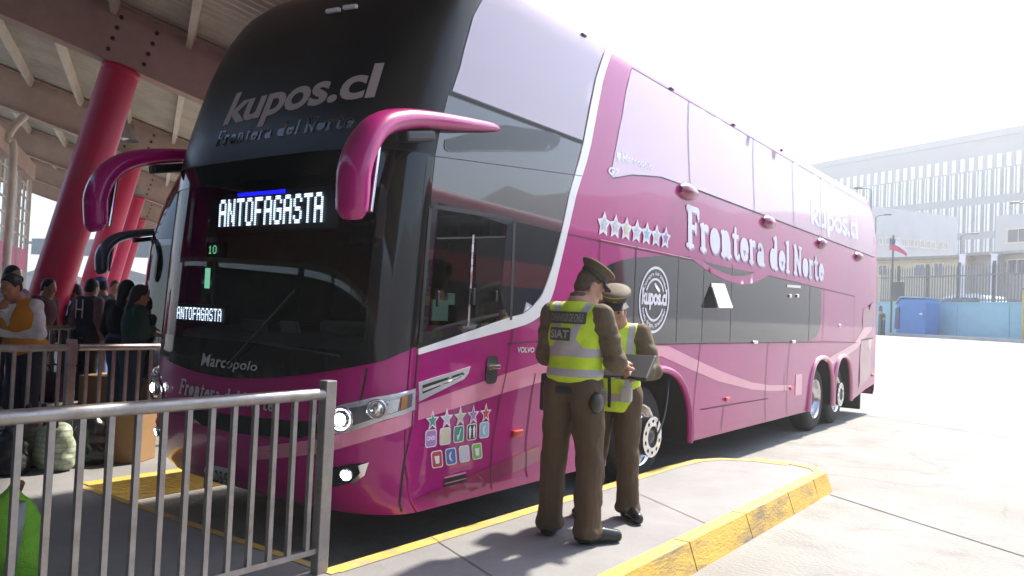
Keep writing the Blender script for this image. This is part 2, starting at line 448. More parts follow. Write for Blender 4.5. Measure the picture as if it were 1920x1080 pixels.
# ------------------------------------------------------------------ coach
WSU, WSZ0, WSZ1 = 1.2, 1.36, 2.56
def wheel(parent, x, y, front=True, sgn=1, hubx=.1, detail=True):
    """tyre and rim; x is the outer tyre wall, sgn the outward direction"""
    w_ = thing_part = MB(); r = .5
    w_.lathe([(.29, -.3), (.44, -.29), (.485, -.27), (.5, -.23), (.5, -.07), (.487, -.03), (.45, 0), (.36, .008), (.3, -.005)], (0, 0, 0), n=48)
    for k in range(4): w_.lathe([(.5015, -.09-k*.04), (.5015, -.1-k*.04)], n=48)
    M3 = Matrix.Rotation(0, 3, 'X')
    def place(mb):
        mb.v = [(x+sgn*a, y+b, .5+c) for a, b, c in mb.v]; return mb
    tyre = place(w_).build('tyre', RUBBER, parent, fixn=True)
    rm = MB(); rm.lathe([(.3, -.005), (.31, .01), (.295, .015), (.283, -.02), (.277, -.09), (.272, -.13)] if front else [(.3, -.005), (.31, .01), (.295, .015), (.283, -.02), (.27, -.12), (.22, -.16)], n=48)
    place(rm).build('rim', ALU, parent)
    # disc with hand holes
    def ringhole(ri, ro, rc, hx, hy, n, h0, h1, name, m, thick=.012):
        polys = [arcpts(0, 0, ro, ro, 0, 355, 60), arcpts(0, 0, ri, ri, 0, 350, 36)]
        for k in range(n):
            a = 2*math.pi*(k+.5)/n; ca, sa = math.cos(a), math.sin(a)
            polys.append([(ca*(rc+p)-sa*q, sa*(rc+p)+ca*q) for p, q in arcpts(0, 0, hx, hy, 0, 340, 12)])
        v, t = fill2d(polys, .07); mb = MB()
        H = lambda rr: h0+(h1-h0)*(rr-ri)/(ro-ri)
        P = [(H(math.hypot(a, b)), a, b) for a, b in v]; mb.add(P, t, 0, True); mb.add([(p[0]-thick, p[1], p[2]) for p in P], t, 0, True)
        for poly in polys:
            k = len(poly); A = [(H(math.hypot(a, b)), a, b) for a, b in poly]; mb.add(A+[(p[0]-thick, p[1], p[2]) for p in A], [(i, (i+1) % k, k+(i+1) % k, k+i) for i in range(k)])
        return place(mb).build(name, m, parent, fixn=True)
    back = MB().lathe([(.29, -.16), (.05, -.16), (.0, -.16)], n=32); place(back).build('brake_drum', UNDER, parent)
    if not detail:
        hb = MB().lathe([(.27, -.1), (.2, -.03), (.12, .02), (.0, .03)], n=28); place(hb).build('hub', STEELD, parent); return
    if front:
        ringhole(.17, .275, .235, .02, .035, 10, .045, -.06, 'rim_disc', ALU)
        hb = MB().lathe([(.185, .03), (.19, hubx-.02), (.185, hubx-.005)], n=40); place(hb).build('hub_barrel', STEELD, parent)
        ringhole(.105, .2, .155, .017, .022, 10, hubx, hubx-.004, 'hub', ALU)
        c = MB().lathe([(.105, hubx-.01), (.1, hubx-.05), (.075, hubx-.055), (.07, hubx-.02), (.045, hubx-.005), (0, hubx)], n=28); place(c).build('hub_cap', STEELD, parent)
    else:
        ringhole(.13, .24, .19, .02, .035, 10, -.13, -.12, 'rim_disc', ALU)
        c = MB().lathe([(.14, -.13), (.12, -.05), (.09, -.03), (0, -.03)], n=28); place(c).build('hub', STEELD, parent)

ARCH = [(3.74, .93, 1.17), (9.66, .66, 1.155), (10.95, .58, 1.155)]
def archpts(c, hw, top, z0, n=22):
    o = []
    for a in np.linspace(math.pi, 0, n):
        o.append((c+hw*math.copysign(abs(math.cos(a))**.75, math.cos(a)), z0+(top-z0)*math.sin(a)**.8))
    return o
def coach_shell(root, paint, glass_front=True):
    """painted body with openings for windscreen and cab window"""
    mb = MB(); 
    US = [0, .2, .4, .6, .8, 1.0, 1.1, WSU, 1.27, 1.33, 1.39, 1.45, 1.5, LF-.03, LF]
    SP = [.06, .12, .84, .9]
    zs = [.36, .4, .45, .57, .7, .85, 1.0, 1.12, 1.25, WSZ0, 1.56, 1.78, 2.0, 2.2, 2.34, WSZ1, 2.65, 2.75, 2.85, 2.97, 3.1, 3.25, 3.4, 3.55, 3.7, 3.8, 3.9, 3.95, 4.0, 4.04, 4.08, 4.105, 4.13, 4.15, 4.17, 4.185, 4.2]
    NR = 8
    def half(z):
        P = [S0(u, z) for u in US]; a, b = yc(z), yr(z)-.12; wz = wid(z)
        for s in SP: P.append(np.array([wz, a+s, z]))
        for t in np.linspace(0, 1, 22)[1:]: P.append(np.array([wz, a+.9+(b-a-.9)*t, z]))
        for k in range(1, NR+1):
            f = math.pi/2*k/NR; P.append(np.array([(wz-.12)+.12*math.cos(f), b+.12*math.sin(f), z]))
        for t in (.66, .33, 0): P.append(np.array([(wz-.12)*t, b+.12, z]))
        return P
    rows = []
    for z in zs:
        h = half(z); rows.append([np.array([-p[0], p[1], p[2]]) for p in reversed(h[1:])]+h)
    n = len(rows[0]); nh = n//2; V = [p for r in rows for p in r]; F = []
    ns0 = len(US)-1; ns1 = ns0+len(SP)+21          # side columns (half index)
    for j in range(len(zs)-1):
        zm = (zs[j]+zs[j+1])/2
        for i in range(n-1):
            h = (i-nh+.5); k = int(abs(h))            # half column index
            if glass_front and k < US.index(WSU) and WSZ0 < zm < WSZ1: continue
            if zm < 1.25 and ns0 <= k < ns1: continue
            if glass_front and ns0+2 <= k < ns0+3 and 1.56 < zm < 2.34: continue
            F.append((j*n+i, j*n+i+1, (j+1)*n+i+1, (j+1)*n+i))
    F.append(tuple((len(zs)-1)*n+i for i in range(n-1)))
    mb.add(V, F, 0, True)
    # lower flanks with wheel arches
    lz = [z for z in zs if z <= 1.25]
    poly = [(yc(z), z) for z in reversed(lz)]
    bot = [(1.0, .36)]
    for (c, hw, top) in ARCH: bot += archpts(c, hw, top, .36)
    bot += [(11.75, .36), (12.6, .5)]
    poly += bot+[(yr(z)-.12, z) for z in lz if z > .5]
    v, t = fill2d([poly], .14)
    for sg in (1, -1):
        mb.add([(sg*wid(b), a, b) for a, b in v], t, 0, False)
    return mb.build('body', paint, root)
def mirror_arm(root, sg, paint, full=True):
    """horn shaped mirror hung from the corner of the upper deck"""
    P = [(1.27, 1.16, 2.98), (1.325, 1.0, 2.955), (1.37, .66, 2.9), (1.40, .3, 2.845), (1.425, .03, 2.785), (1.445, -.17, 2.7), (1.455, -.29, 2.57), (1.455, -.345, 2.42), (1.45, -.345, 2.29), (1.445, -.34, 2.2), (1.44, -.33, 2.15)]
    rz = [.022, .042, .06, .07, .082, .095, .105, .108, .106, .1, .06]
    P = spline([(a*(1 if sg > 0 else .978), b, c) for a, b, c in P], 5); rz = list(np.interp(np.linspace(0, 10, len(P)), range(11), rz))
    mb = MB(); mb.tube([(sg*a, b, c) for a, b, c in P], rz, n=18, sx=.8, flat=(sg, 0, 0))
    o = mb.build('mirror', paint, root, fixn=True)
    g = MB(); g.box((sg*1.44, -.245, 2.38), (.17, .02, .38), bev=.008, M=Matrix.Rotation(R(-6), 3, 'X')); g.build('mirror_glass', CHROME, o)
    h = MB(); h.bar((sg*1.385, .33, 2.75), (sg*1.4, .06, 2.69), .1, .07, bev=.02); h.build('lower_mirror', BLACKP, o)
    return o
SP = lambda *pts: [sideuz(*p) for p in pts]
FP = lambda *pts: [uz(*p) for p in pts]
coach = thing('coach', 'magenta double-decker coach with white lettering and an ANTOFAGASTA sign in its windscreen', 'bus')
coach_shell(coach, PAINT)

# --- front glass and mask
bot = FP((330, 683), (420, 707), (540, 706), (690, 683))
maskbot = [(-LF-.05, 1.42), (-LF+.12, 1.3)]+bot+[(LF-.1, 1.38), (LF+.05, 1.44)]
maskbot = spline(maskbot, 5)
hole = rrect(0, (1.39+2.5)/2, 2*(WSU-.04), 1.11, .12, 6)
patch('windscreen_surround', [maskbot+[(LF+.05, 2.66), (-LF-.05, 2.66)], hole], BLACKG, coach, .005, .09)
patch('windscreen', [[(-WSU-.01, 1.35), (WSU+.01, 1.35), (WSU+.01, 2.57), (-WSU-.01, 2.57)]], WSGLASS, coach, .001, .1)
patch('upper_windscreen', [[(-LF-.05, 2.668), (LF+.05, 2.668), (LF+.05, 3.3), (LF+.05, 3.8), (LF-.08, 4.05), (LF-.3, 4.12), (-LF+.3, 4.12), (-LF+.08, 4.05), (-LF-.05, 3.8), (-LF-.05, 3.3)]], UWG, coach, .005, .08)
line('windscreen_seal', [(-LF-.02, 2.664), (LF+.02, 2.664)], BLACKP, coach, .014, .0065)
lettering('lettering', font2d('kupos.cl', 0, .028, .97), FP((411, 256), (697, 204), (722, 119), (446, 176)), GREYT, coach, .009)
lettering('lettering', serif2d('Frontera del Norte', .016), FP((404, 276), (662, 241), (673, 213), (414, 247)), GREYD, coach, .008)
lettering('lettering', serif2d('Frontera del Norte', -.028), FP((404, 276), (662, 241), (673, 213), (414, 247)), BLACKG, coach, .010)
lettering('badge', font2d('Marcopolo', .0, .016, 1.05), FP((378, 693), (482, 701), (488, 680), (384, 662)), SILVER, coach, .012)
lettering('lettering', serif2d('Frontera del Norte', 0), FP((337, 737), (515, 772), (518, 748), (343, 709)), SILVER, coach, .01)
for px in ((616, 640, 12, 8), (648, 672, 5, 2)):
    a, b = S(*uz(px[0], px[2]+14), .02), S(*uz(px[1], px[3]+14), .02)
    MB().bar(a, b, .03, .03, bev=.006).build('roof_marker_lamp', DECALW, coach)

# --- bumper panel seams
for pts in ([(688, 690), (684, 715), (676, 752)], [(783, 664), (772, 800), (762, 962)]):
    line('panel_seam', FP(*pts) if pts[0][0] < 700 else SP(*pts), BLACKP, coach, .014, .004)
line('panel_seam', FP((310, 770), (450, 800), (606, 860)), BLACKP, coach, .008, .003)
# salmon and dark swooshes
patch('livery_stripe', [FP((480, 838), (606, 822), (700, 795), (776, 767), (774, 797), (700, 822), (606, 850), (480, 862))], PAINT_L, coach, .004, .08, smooth=False)
patch('livery_stripe', [SP((784, 757), (943, 702), (1015, 679), (1100, 655), (1180, 646), (1253, 649), (1312, 678), (1354, 697), (1409, 717), (1440, 722), (1483, 722), (1483, 732), (1440, 733), (1409, 730), (1347, 715), (1288, 690), (1240, 668), (1180, 672), (1100, 692), (1008, 718), (943, 737), (783, 788))], PAINT_L, coach, .004, .12, smooth=False)
patch('livery_stripe', [SP((1545, 676), (1600, 645), (1634, 592), (1634, 618), (1605, 655), (1560, 684))], PAINT_L, coach, .004, .15, smooth=False)
patch('livery_stripe', [SP((776, 937), (893, 887), (1010, 835), (1012, 862), (925, 907), (840, 937))], PAINT_D, coach, .004, .1, smooth=False)

# --- headlamps, both sides
def lampset(mir):
    F = lambda *pts: [((-a if mir else a), b) for a, b in FP(*pts)]
    G = lambda *pts: [((-a if mir else a), b) for a, b in SP(*pts)]
    o = patch('headlight', [F((596, 778), (640, 759), (700, 745), (778, 728), (777, 768), (720, 787), (650, 811), (596, 816))], SILVER, coach, .006, .05)
    patch('headlight_trim', [F((610, 782), (650, 766), (772, 737), (770, 762), (715, 780), (650, 801), (612, 806))], SMOKE, o, .009, .05)
    for (px, py, r, lit) in ((642, 785, .062, 1), (706, 767, .05, 0)):
        (u, z), = F((px, py)); c = S(u, z, .0); n = S(u, z, .1)-c; n /= np.linalg.norm(n)
        M = Matrix.Identity(3); q = Vector(n).to_track_quat('X', 'Z').to_matrix()
        MB().lathe([(r*1.25, .0), (r*1.25, .03), (r*1.05, .034), (r, .012)], c, n=28, M=q).build('lamp_ring', CHROME, o)
        MB().lathe([(r, .012), (r*.86, .03), (r*.62, .04)], c, n=28, M=q).build('lamp_reflector', ALU, o)
        MB().lathe([(r*.62, .038), (r*.4, .05), (0, .055)], c, n=28, M=q).build('lamp_bulb', LAMPON if lit else ALU, o)
    patch('indicator', [F((722, 752), (748, 746), (744, 770), (720, 778))], ALU, o, .014, .05)
    patch('indicator', [F((752, 744), (762, 741), (760, 764), (749, 768))], AMBER, o, .0145, .05)
    patch('lens', [F((600, 779), (640, 762), (700, 748), (776, 731), (775, 765), (718, 784), (650, 808), (600, 813))], LENS, o, .05, .05)
    d = patch('side_light', [G((784, 717), (872, 690), (881, 687), (877, 700), (868, 711), (784, 753))], SILVER, coach, .008, .05, thick=.01)
    patch('light_strip', [G((790, 722), (866, 698), (869, 702), (860, 708), (790, 738))], BLACKP, d, .011, .05)
    patch('light_strip', [G((790, 728), (862, 703), (858, 708), (790, 734))], SILVER, d, .013, .05)
    f = patch('fog_light', [F((608, 879), (660, 869), (690, 868), (684, 888), (665, 903), (608, 916))], BLACKG, coach, .006, .05)
    patch('fog_light_trim', [F((672, 872), (692, 866), (684, 890), (664, 905), (658, 903), (676, 886))], CHROME, f, .012, .04)
    (u, z), = F((650, 889)); c = S(u, z); n = S(u, z, .1)-c; n /= np.linalg.norm(n); q = Vector(n).to_track_quat('X', 'Z').to_matrix()
    MB().lathe([(.042, .0), (.042, .02), (.034, .022)], c, n=24, M=q).build('lamp_ring', CHROME, f)
    MB().lathe([(.034, .016), (.02, .028), (0, .03)], c, n=24, M=q).build('lamp_bulb', LAMPON, f)
lampset(False); lampset(True)
# grille between the lamps and number plate
patch('grille', [FP((355, 765), (440, 778), (560, 790), (596, 790), (596, 812), (560, 822), (440, 812), (358, 792))], BLACKG, coach, .004, .08)
pl = patch('number_plate', [FP((390, 902), (441, 915), (441, 881), (390, 870))], mat('plate_white', (.62, .62, .6), .4, var=.1), coach, .014, .06, thick=.012)
lettering('plate_lettering', font2d('KLDB·95', 0, .012), FP((393, 896), (438, 908), (438, 886), (393, 876)), BLACKP, pl, .017)

# --- wipers
for a, b in (((430, 690), (560, 545)), ((640, 668), (480, 640))):
    p, q = S(*uz(*a), .03), S(*uz(*b), .03)
    MB().bar(p, q, .018, .014, bev=.004).build('wiper', BLACKP, coach)
# --- cab interior, seen through the glass
ci = MB(); ci.box((0, 1.35, 1.05), (2.4, 2.3, .06)); ci.box((0, 2.35, 1.8), (2.46, .05, 1.5)); ci.box((0, 1.35, 2.62), (2.4, 2.1, .04)); ci.box((-1.2, 1.4, 1.7), (.04, 1.7, 1.3))
ci.build('cab_lining', INTER, coach)
d = MB()
d.add([(x*1.02, y-.0*abs(x)**3, z) for (y, z) in ((.24, 1.33), (.3, 1.42), (.62, 1.47), (.72, 1.4), (.72, 1.05)) for x in np.linspace(-1.15, 1.15, 12)], [(j*12+i, j*12+i+1, (j+1)*12+i+1, (j+1)*12+i) for j in range(4) for i in range(11)], 0, True)
d.box((.62, .6, 1.5), (.75, .25, .1), bev=.03); d.build('dashboard', INTER, coach)
wl = MB(); c = Vector((.62, .82, 1.56)); M = Matrix.Rotation(R(-35), 3, 'X')
wl.tube([c+M@Vector((.22*math.cos(a), .22*math.sin(a), 0)) for a in np.linspace(0, 2*math.pi, 33)], .016, 8, cap=False)
for a in (90, 210, 330): wl.tube([c, c+M@Vector((.22*math.cos(R(a)), .22*math.sin(R(a)), 0))], .014, 6)
wl.tube([c, c+M@Vector((0, 0, -.3))], .03, 8); wl.build('steering_wheel', BLACKP, coach)
for x in (.62, -.7):
    s_ = MB(); s_.box((x, 1.45, 1.42), (.5, .5, .14), bev=.04); s_.box((x, 1.68, 1.85), (.48, .13, .8), bev=.05, M=Matrix.Rotation(R(-8), 3, 'X')); s_.box((x, 1.74, 2.33), (.28, .1, .2), bev=.04)
    s_.build('cab_seat', mat('seat_cloth', (.05, .02, .03), .9, var=.3, vs=20), coach)
pp = mat('pale_paper', (.42, .6, .5), .7, var=.05)
pb = MB(); pb.box((-.42, .42, 1.46), (.3, .02, .14), M=Matrix.Rotation(R(25), 3, 'X')); pb.box((-.05, .46, 1.47), (.2, .02, .12), M=Matrix.Rotation(R(18), 3, 'X')); pb.build('paper', mat('grey_paper', (.3, .33, .3), .7), coach)
pb = MB(); pb.box((1.22, .68, 1.66), (.012, .16, .14)); pb.box((1.21, .8, 1.74), (.012, .07, .08)); pb.build('paper', pp, coach)
sb = MB(); sb.box((-.1, .285, 2.33), (1.5, .05, .3), bev=.01); sgn = sb.build('destination_sign', BLACKP, coach)
FL = lambda Yp: (lambda x, z, off: np.array([x, Yp-off, z]))
lettering('led_lettering', dotmatrix('ANTOFAGASTA'), ((-.715, 2.226), (.495, 2.226), (.495, 2.436), (-.715, 2.436)), LEDW, sgn, .004, fn=FL(.255))
MB().box((-.2, .25, 2.462), (.56, .006, .026)).build('blue_led_strip', LEDB, sgn)
sb = MB(); sb.box((-.93, .285, 1.545), (.72, .04, .15), bev=.01); sg2 = sb.build('dash_sign', BLACKP, coach)
lettering('led_lettering', dotmatrix('ANTOFAGASTA', 7), ((-1.235, 1.495), (-.625, 1.495), (-.625, 1.595), (-1.235, 1.595)), LEDW, sg2, .004, fn=FL(.262))
cl = MB().box((-.78, .29, 2.05), (.22, .04, .12)).build('clock', BLACKP, coach)
lettering('led_lettering', dotmatrix('10', 7), ((-.85, 2.02), (-.74, 2.02), (-.74, 2.085), (-.85, 2.085)), LEDG, cl, .004, fn=FL(.266))
MB().box((-.9, .3, 1.83), (.04, .02, .16)).build('green_light', LEDG, coach)

# --- side: cab panel, upper front window, white swoosh
stripeL = [(1152, 85), (1094, 266), (1065, 370), (1050, 440), (1034, 500), (1016, 550), (1000, 572), (980, 588), (951, 596), (860, 628), (783, 654)]
stripeR = [(783, 665), (860, 643), (953, 618), (992, 605), (1016, 587), (1034, 554), (1048, 500), (1062, 440), (1078, 370), (1108, 270), (1164, 90)]
patch('swoosh_trim', [spline(SP(*stripeL), 4)+spline(SP(*stripeR), 4)], WHITE, coach, .009, .1, thick=.012)
L1 = LF+.03
cabhole = [(LF+.10, 1.52), (LF+.86, 1.6), (LF+.86, 2.3), (LF+.1, 2.36)]
sl_ = SP(*stripeL); zs_ = sl_[1][1]
cab = [(L1, 1.45), (L1, 2.0), (L1, 2.66), (L1, zs_-.03)]+[(sl_[1][0]-.02, zs_-.03)]+[(a-.012, b) for a, b in sl_[2:]]
cab = [(a, b) for a, b in cab if True]
patch('cab_side_panel', [cab, cabhole], SIDEG, coach, .0075, .1)
patch('side_seal', [[(LF-.04, 1.45), (LF-.04, 4.03)]+[(sl_[0][0]-.01, 4.035)]+list(sl_[1:]), cabhole], BLACKP, coach, .0035, .1)
cw = patch('cab_window', [[(LF+.09, 1.51), (LF+.87, 1.59), (LF+.87, 2.31), (LF+.09, 2.37)]], CABGLASS, coach, .0025, .1)
for pts in (SP((806, 386), (963, 411)), SP((963, 411), (960, 500), (956, 600)), SP((806, 386), (797, 500), (786, 643))):
    line('window_frame', pts, BLACKP, cw, .03, .010)
line('window_frame', SP((886, 440), (882, 520), (876, 612)), ALU, cw, .02, .009)
line('window_frame', SP((818, 447), (950, 444)), BLACKP, cw, .012, .006)
line('window_frame', SP((810, 618), (880, 600), (955, 585)), BLACKP, cw, .02, .006)
patch('window_pane', [SP((892, 446), (946, 446), (940, 592), (890, 604))], BLACKG, cw, .0055, .1)
for a, b in (((817, 545), (816, 575)), ((884, 540), (883, 572)), ((926, 545), (925, 565))):
    MB().bar(S(*sideuz(*a), .02), S(*sideuz(*b), .02), .02, .02, bev=.005).build('window_latch', BLACKP, cw)
up = [(L1+.03, zs_+.01), (L1+.05, 3.3), (L1+.04, 3.7), (L1+.06, 3.93), (L1+.14, 4.01), (L1+.3, 4.03)]+[(sl_[0][0]-.02, 4.03), (sl_[1][0]-.02, zs_+.01)]
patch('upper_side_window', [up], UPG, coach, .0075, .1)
line('window_edge', [(L1+.0, zs_), (sl_[1][0]-.02, zs_)], BLACKP, coach, .012, .0095)
rec = spline(SP((834, 262), (838, 283), (900, 283), (1020, 283), (1042, 275), (1049, 262), (1040, 250), (945, 234)), 4)
patch('mirror_recess', [rec], BLACKG, coach, .0095, .08); line('recess_trim', rec[:len(rec)//2], STEELD, coach, .012, .0115)
line('panel_seam', SP((963, 413), (1052, 435)), BLACKP, coach, .008, .0095)
line('panel_seam', SP((806, 292), (1090, 330)), BLACKP, coach, .006, .0095)
lettering('badge', font2d('VOLVO', 0, .03), SP((967, 661), (999, 661), (1000, 651), (968, 650)), SILVER, coach, .012)

# --- side: long windows
FR = [(1195, 126), (1170, 215), (1145, 328)]
wb = [(1150, 334), (1185, 328), (1240, 332), (1290, 350), (1310, 357)]
lowz = side(1340, 372)[1]
upw = SP(*FR)+spline(SP(*wb), 4)+[(u_of_side(13.0, lowz), lowz-.03), (u_of_side(13.0, 3.6), 3.6), (u_of_side(12.6, 3.93), 3.93)]
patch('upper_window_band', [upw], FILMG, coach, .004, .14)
for x in (4.45, 6.4, 8.0, 9.4, 11.2): line('window_gap', [(u_of_side(x, 3.0), 3.0), (u_of_side(x, 3.97), 3.97)], BLACKP, coach, .012, .0095)
line('window_edge', SP(*wb), BLACKP, coach, .01, .006)
line('window_edge', [sideuz(1310, 357), (u_of_side(13.0, lowz), lowz-.03)], BLACKP, coach, .012, .0095)
line('window_edge', [sideuz(1195, 126), (u_of_side(12.6, 3.93), 3.93)], BLACKP, coach, .01, .006)
lettering('lettering', font2d('Marcopolo', 0, .03), SP((1166, 305), (1225, 323), (1225, 307), (1167, 286)), DECALW, coach, .006)
lettering('lettering', font2d('G7', .2, .05), SP((1140, 326), (1162, 332), (1163, 319), (1141, 311)), DECALW, coach, .006)
patch('emblem', [SP((1157, 284), (1164, 287), (1165, 297), (1160, 303), (1156, 294))], DECALW, coach, .006)
lettering('lettering', font2d('kupos.cl', 0, .03, .95), SP((1521, 434), (1609, 464), (1609, 403), (1521, 376)), DECALW, coach, .007)
qd = SP((1286, 462), (1544, 528), (1544, 479), (1286, 383))
lettering('lettering', serif2d('Frontera del Norte', .026), [(a+.012, b-.012) for a, b in qd], LILAC, coach, .006)
lettering('lettering', serif2d('Frontera del Norte', .004), qd, DECALW, coach, .008)
# lower window
lw = spline(SP((1092, 560), (1110, 520), (1150, 493), (1190, 484), (1240, 480), (1290, 480)), 4)+SP((1340, 496), (1440, 517), (1540, 541))+spline(SP((1540, 541), (1539, 600), (1532, 628), (1515, 640)), 4)+SP((1190, 645), (1092, 647))
patch('lower_window_band', [lw], LOWG, coach, .004, .14)
for x in (1270, 1318, 1371, 1518): 
    Y, Z = side(x, 560); line('window_gap', [(u_of_side(Y, 1.43), 1.43), (u_of_side(Y, 2.33 if x < 1400 else 2.26), 2.33 if x < 1400 else 2.26)], STEELD, coach, .016, .0065)
Y, Z = side(1189, 560); line('window_gap', [(u_of_side(Y, 1.43), 1.43), (u_of_side(Y, 2.33), 2.33)], BLACKP, coach, .018, .0065)
patch('smile_emblem', [spline(SP((1290, 480), (1325, 507), (1365, 527), (1400, 533), (1425, 524), (1440, 515)), 5)+spline(SP((1416, 509), (1395, 517), (1365, 515), (1330, 499), (1318, 490)), 5)], PAINT, coach, .0075, .1)
# roundel
cu, cz = sideuz(1226, 562); RR = .325
def ringband(r0, r1, a0=0, a1=360): return [arcpts(cu, cz, r1, r1, a0, a1, 48), list(reversed(arcpts(cu, cz, r0, r0, a0, a1, 48)))]
ro = patch('roundel', [arcpts(cu, cz, RR, RR, 0, 354, 60), arcpts(cu, cz, RR-.025, RR-.025, 0, 354, 60)], DECALW, coach, .0085, .1)
for a0, a1 in ((25, 155), (205, 335)):
    q = ringband(.19, .212, a0, a1); patch('roundel_arc', [q[0]+q[1]], DECALW, ro, .0085, .1)
v, t = font2d('kupos.cl', 0, .04, .95); lettering('lettering', (v, t), ((cu-.27, cz-.1), (cu+.27, cz-.1), (cu+.27, cz+.11), (cu-.27, cz+.11)), DECALW, ro, .009)
def arctext(txt, r, h, a0, a1, flip):
    v, t = font2d(txt, 0, .02); mb = MB(); P = []
    for a, b in v:
        an = R(a0+(a1-a0)*a); rr = r+(h*(1-b) if flip else h*b); P.append(S(cu+rr*math.cos(an), cz+rr*math.sin(an), .0085))
    return mb.add(P, t).build('lettering', DECALW, ro)
arctext('Compra tus pasajes', .228, .05, 160, 20, False); arctext('bus, tren, transfer', .228, .05, 200, 340, True)
patch('roundel_dash', [capsule((cu-.01, cz+.15), (cu+.09, cz+.09), .016, .016, 6)], DECALW, ro, .0085)
# star strips and service icons
def starpoly(c, r, sy=1.0, k=.42): return [(c[0]+r*(1 if i % 2 == 0 else k)*math.cos(R(90+36*i)), c[1]+sy*r*(1 if i % 2 == 0 else k)*math.sin(R(90+36*i))) for i in range(10)]
PAST = [mat('vinyl_'+n, c, .4) for n, c in (('green', (.08, .3, .22)), ('silver', (.55, .55, .62)), ('cream', (.62, .58, .42)), ('violet', (.42, .2, .5)), ('red', (.55, .06, .07)), ('sky', (.3, .52, .68)), ('blue', (.09, .16, .42)), ('lime', (.2, .5, .08)), ('dark', (.06, .03, .05)))]
a, b = np.array(sideuz(1131, 421)), np.array(sideuz(1246, 447))
for k in range(7):
    c = a+(b-a)*k/6; z_ = .118
    o = patch('star', [starpoly(c, z_, 1.0, .55)], DECALW, coach, .007+.0008*k, .2); patch('star_centre', [starpoly(c, z_*.55, 1, .5)], PAST[[1, 1, 2, 1, 5, 1, 3][k]], o, .0135, .2)
s1, s5 = np.array(sideuz(810, 789)), np.array(sideuz(910, 775)); i1, i5 = np.array(sideuz(807, 822)), np.array(sideuz(907, 806)); j1, j4 = np.array(sideuz(818, 861)), np.array(sideuz(893, 846))
pit = (i5[0]-i1[0])/4; iw, ih = pit*.8, .115
for k in range(5):
    c = s1+(s5-s1)*k/4; o = patch('star', [starpoly(c, .068, 1.1)], DECALW, coach, .005, .2); patch('star_centre', [starpoly(c, .045, 1.1)], PAST[k], o, .0065, .2)
def icon(c, m, glyph):
    o = patch('service_icon', [rrect(c[0], c[1], iw, ih, iw*.18, 4)], DECALW, coach, .005, .2)
    patch('icon_field', [rrect(c[0], c[1], iw*.84, ih*.88, iw*.14, 4)], m, o, .0065, .2)
    if glyph == 'DVD': lettering('lettering', font2d('DVD', 0, .04), ((c[0]-iw*.33, c[1]-ih*.1), (c[0]+iw*.33, c[1]-ih*.1), (c[0]+iw*.33, c[1]+ih*.14), (c[0]-iw*.33, c[1]+ih*.14)), DECALW, o, .008)
    elif glyph: patch('icon_glyph', [[(c[0]+iw*p, c[1]+ih*q) for p, q in g] for g in glyph], DECALW, o, .008, .2)
seat = [[(.12, .3), (.2, .3), (.05, -.1), (-.05, -.35), (-.15, -.35), (-.2, -.05), (-.02, -.02)]]
pers = lambda x: [(x-.04, .38), (x+.04, .38), (x+.05, .3), (x+.12, .22), (x+.1, -.05), (x+.05, -.38), (x-.05, -.38), (x-.1, -.05), (x-.12, .22), (x-.05, .3)]
cup = [[(-.22, .2), (.22, .2), (.16, -.25), (-.16, -.25)]]
moon = [spline([(.1, .3), (-.15, .15), (-.15, -.15), (.1, -.3), (-.02, -.1), (-.02, .1)], 3, True)]
for k, (m, g) in enumerate(((PAST[3], 'DVD'), (PAST[2], None), (PAST[0], seat), (PAST[8], [pers(-.2), pers(.2)]), (PAST[5], moon))): icon(i1+(i5-i1)*k/4, m, g)
for k, (m, g) in enumerate(((PAST[4], cup), (PAST[6], moon), (PAST[1], None), (PAST[7], cup))): icon(j1+(j4-j1)*k/3, m, g)
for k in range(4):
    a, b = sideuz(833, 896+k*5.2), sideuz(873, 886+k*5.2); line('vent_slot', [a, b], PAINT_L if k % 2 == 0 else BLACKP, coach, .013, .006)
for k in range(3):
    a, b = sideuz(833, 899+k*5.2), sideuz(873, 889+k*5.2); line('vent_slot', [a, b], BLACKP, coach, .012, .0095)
# --- flank seams, handles, markers
for pts in ([(963, 610), (948, 700), (925, 918)], [(1125, 452), (1122, 520)], [(1030, 432), (1125, 452), (1300, 489)], [(1440, 517), (1540, 541), (1603, 556)], [(951, 644), (1010, 640)],
            [(1003, 700), (990, 895)], [(1313, 645), (1304, 828)], [(1440, 643), (1438, 795)], [(1480, 642), (1478, 780)], [(1313, 768), (1440, 747)], [(1357, 760), (1354, 808)], [(1545, 540), (1542, 640)], [(1602, 556), (1600, 640)],
            [(1190, 646), (1545, 641), (1605, 642)], [(1470, 700), (1470, 735)]):
    line('panel_seam', SP(*pts), SEAMC, coach, .012, .0055)
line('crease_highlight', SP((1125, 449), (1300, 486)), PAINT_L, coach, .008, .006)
for (px, py) in ((968, 812), (1362, 748), (1482, 728), (1636, 703)):
    c = S(*sideuz(px, py), .0); MB().box(c+np.array([.012, 0, 0]), (.03, .12, .05), bev=.008).build('side_marker', REDL, coach)
h_ = patch('door_handle', [rrect(*sideuz(921, 693), .135, .2, .04, 4)], BLACKP, coach, .008, .1, thick=.006)
MB().bar(S(*sideuz(911, 689), .025), S(*sideuz(931, 687), .025), .03, .03, bev=.006).build('handle_bar', CHROME, h_)
MB().box(S(*sideuz(1497, 721), .003), (.006, .3, .3)).build('fuel_flap', PAINT_L, coach)
MB().lathe([(.03, 0), (.03, .02), (.02, .03), (0, .03)], S(*sideuz(1573, 611), 0), n=16).build('filler_cap', CHROME, coach)
patch('engine_grille', [SP((1618, 580), (1638, 566), (1638, 612), (1617, 614))], PAINT_D, coach, .006, .2)
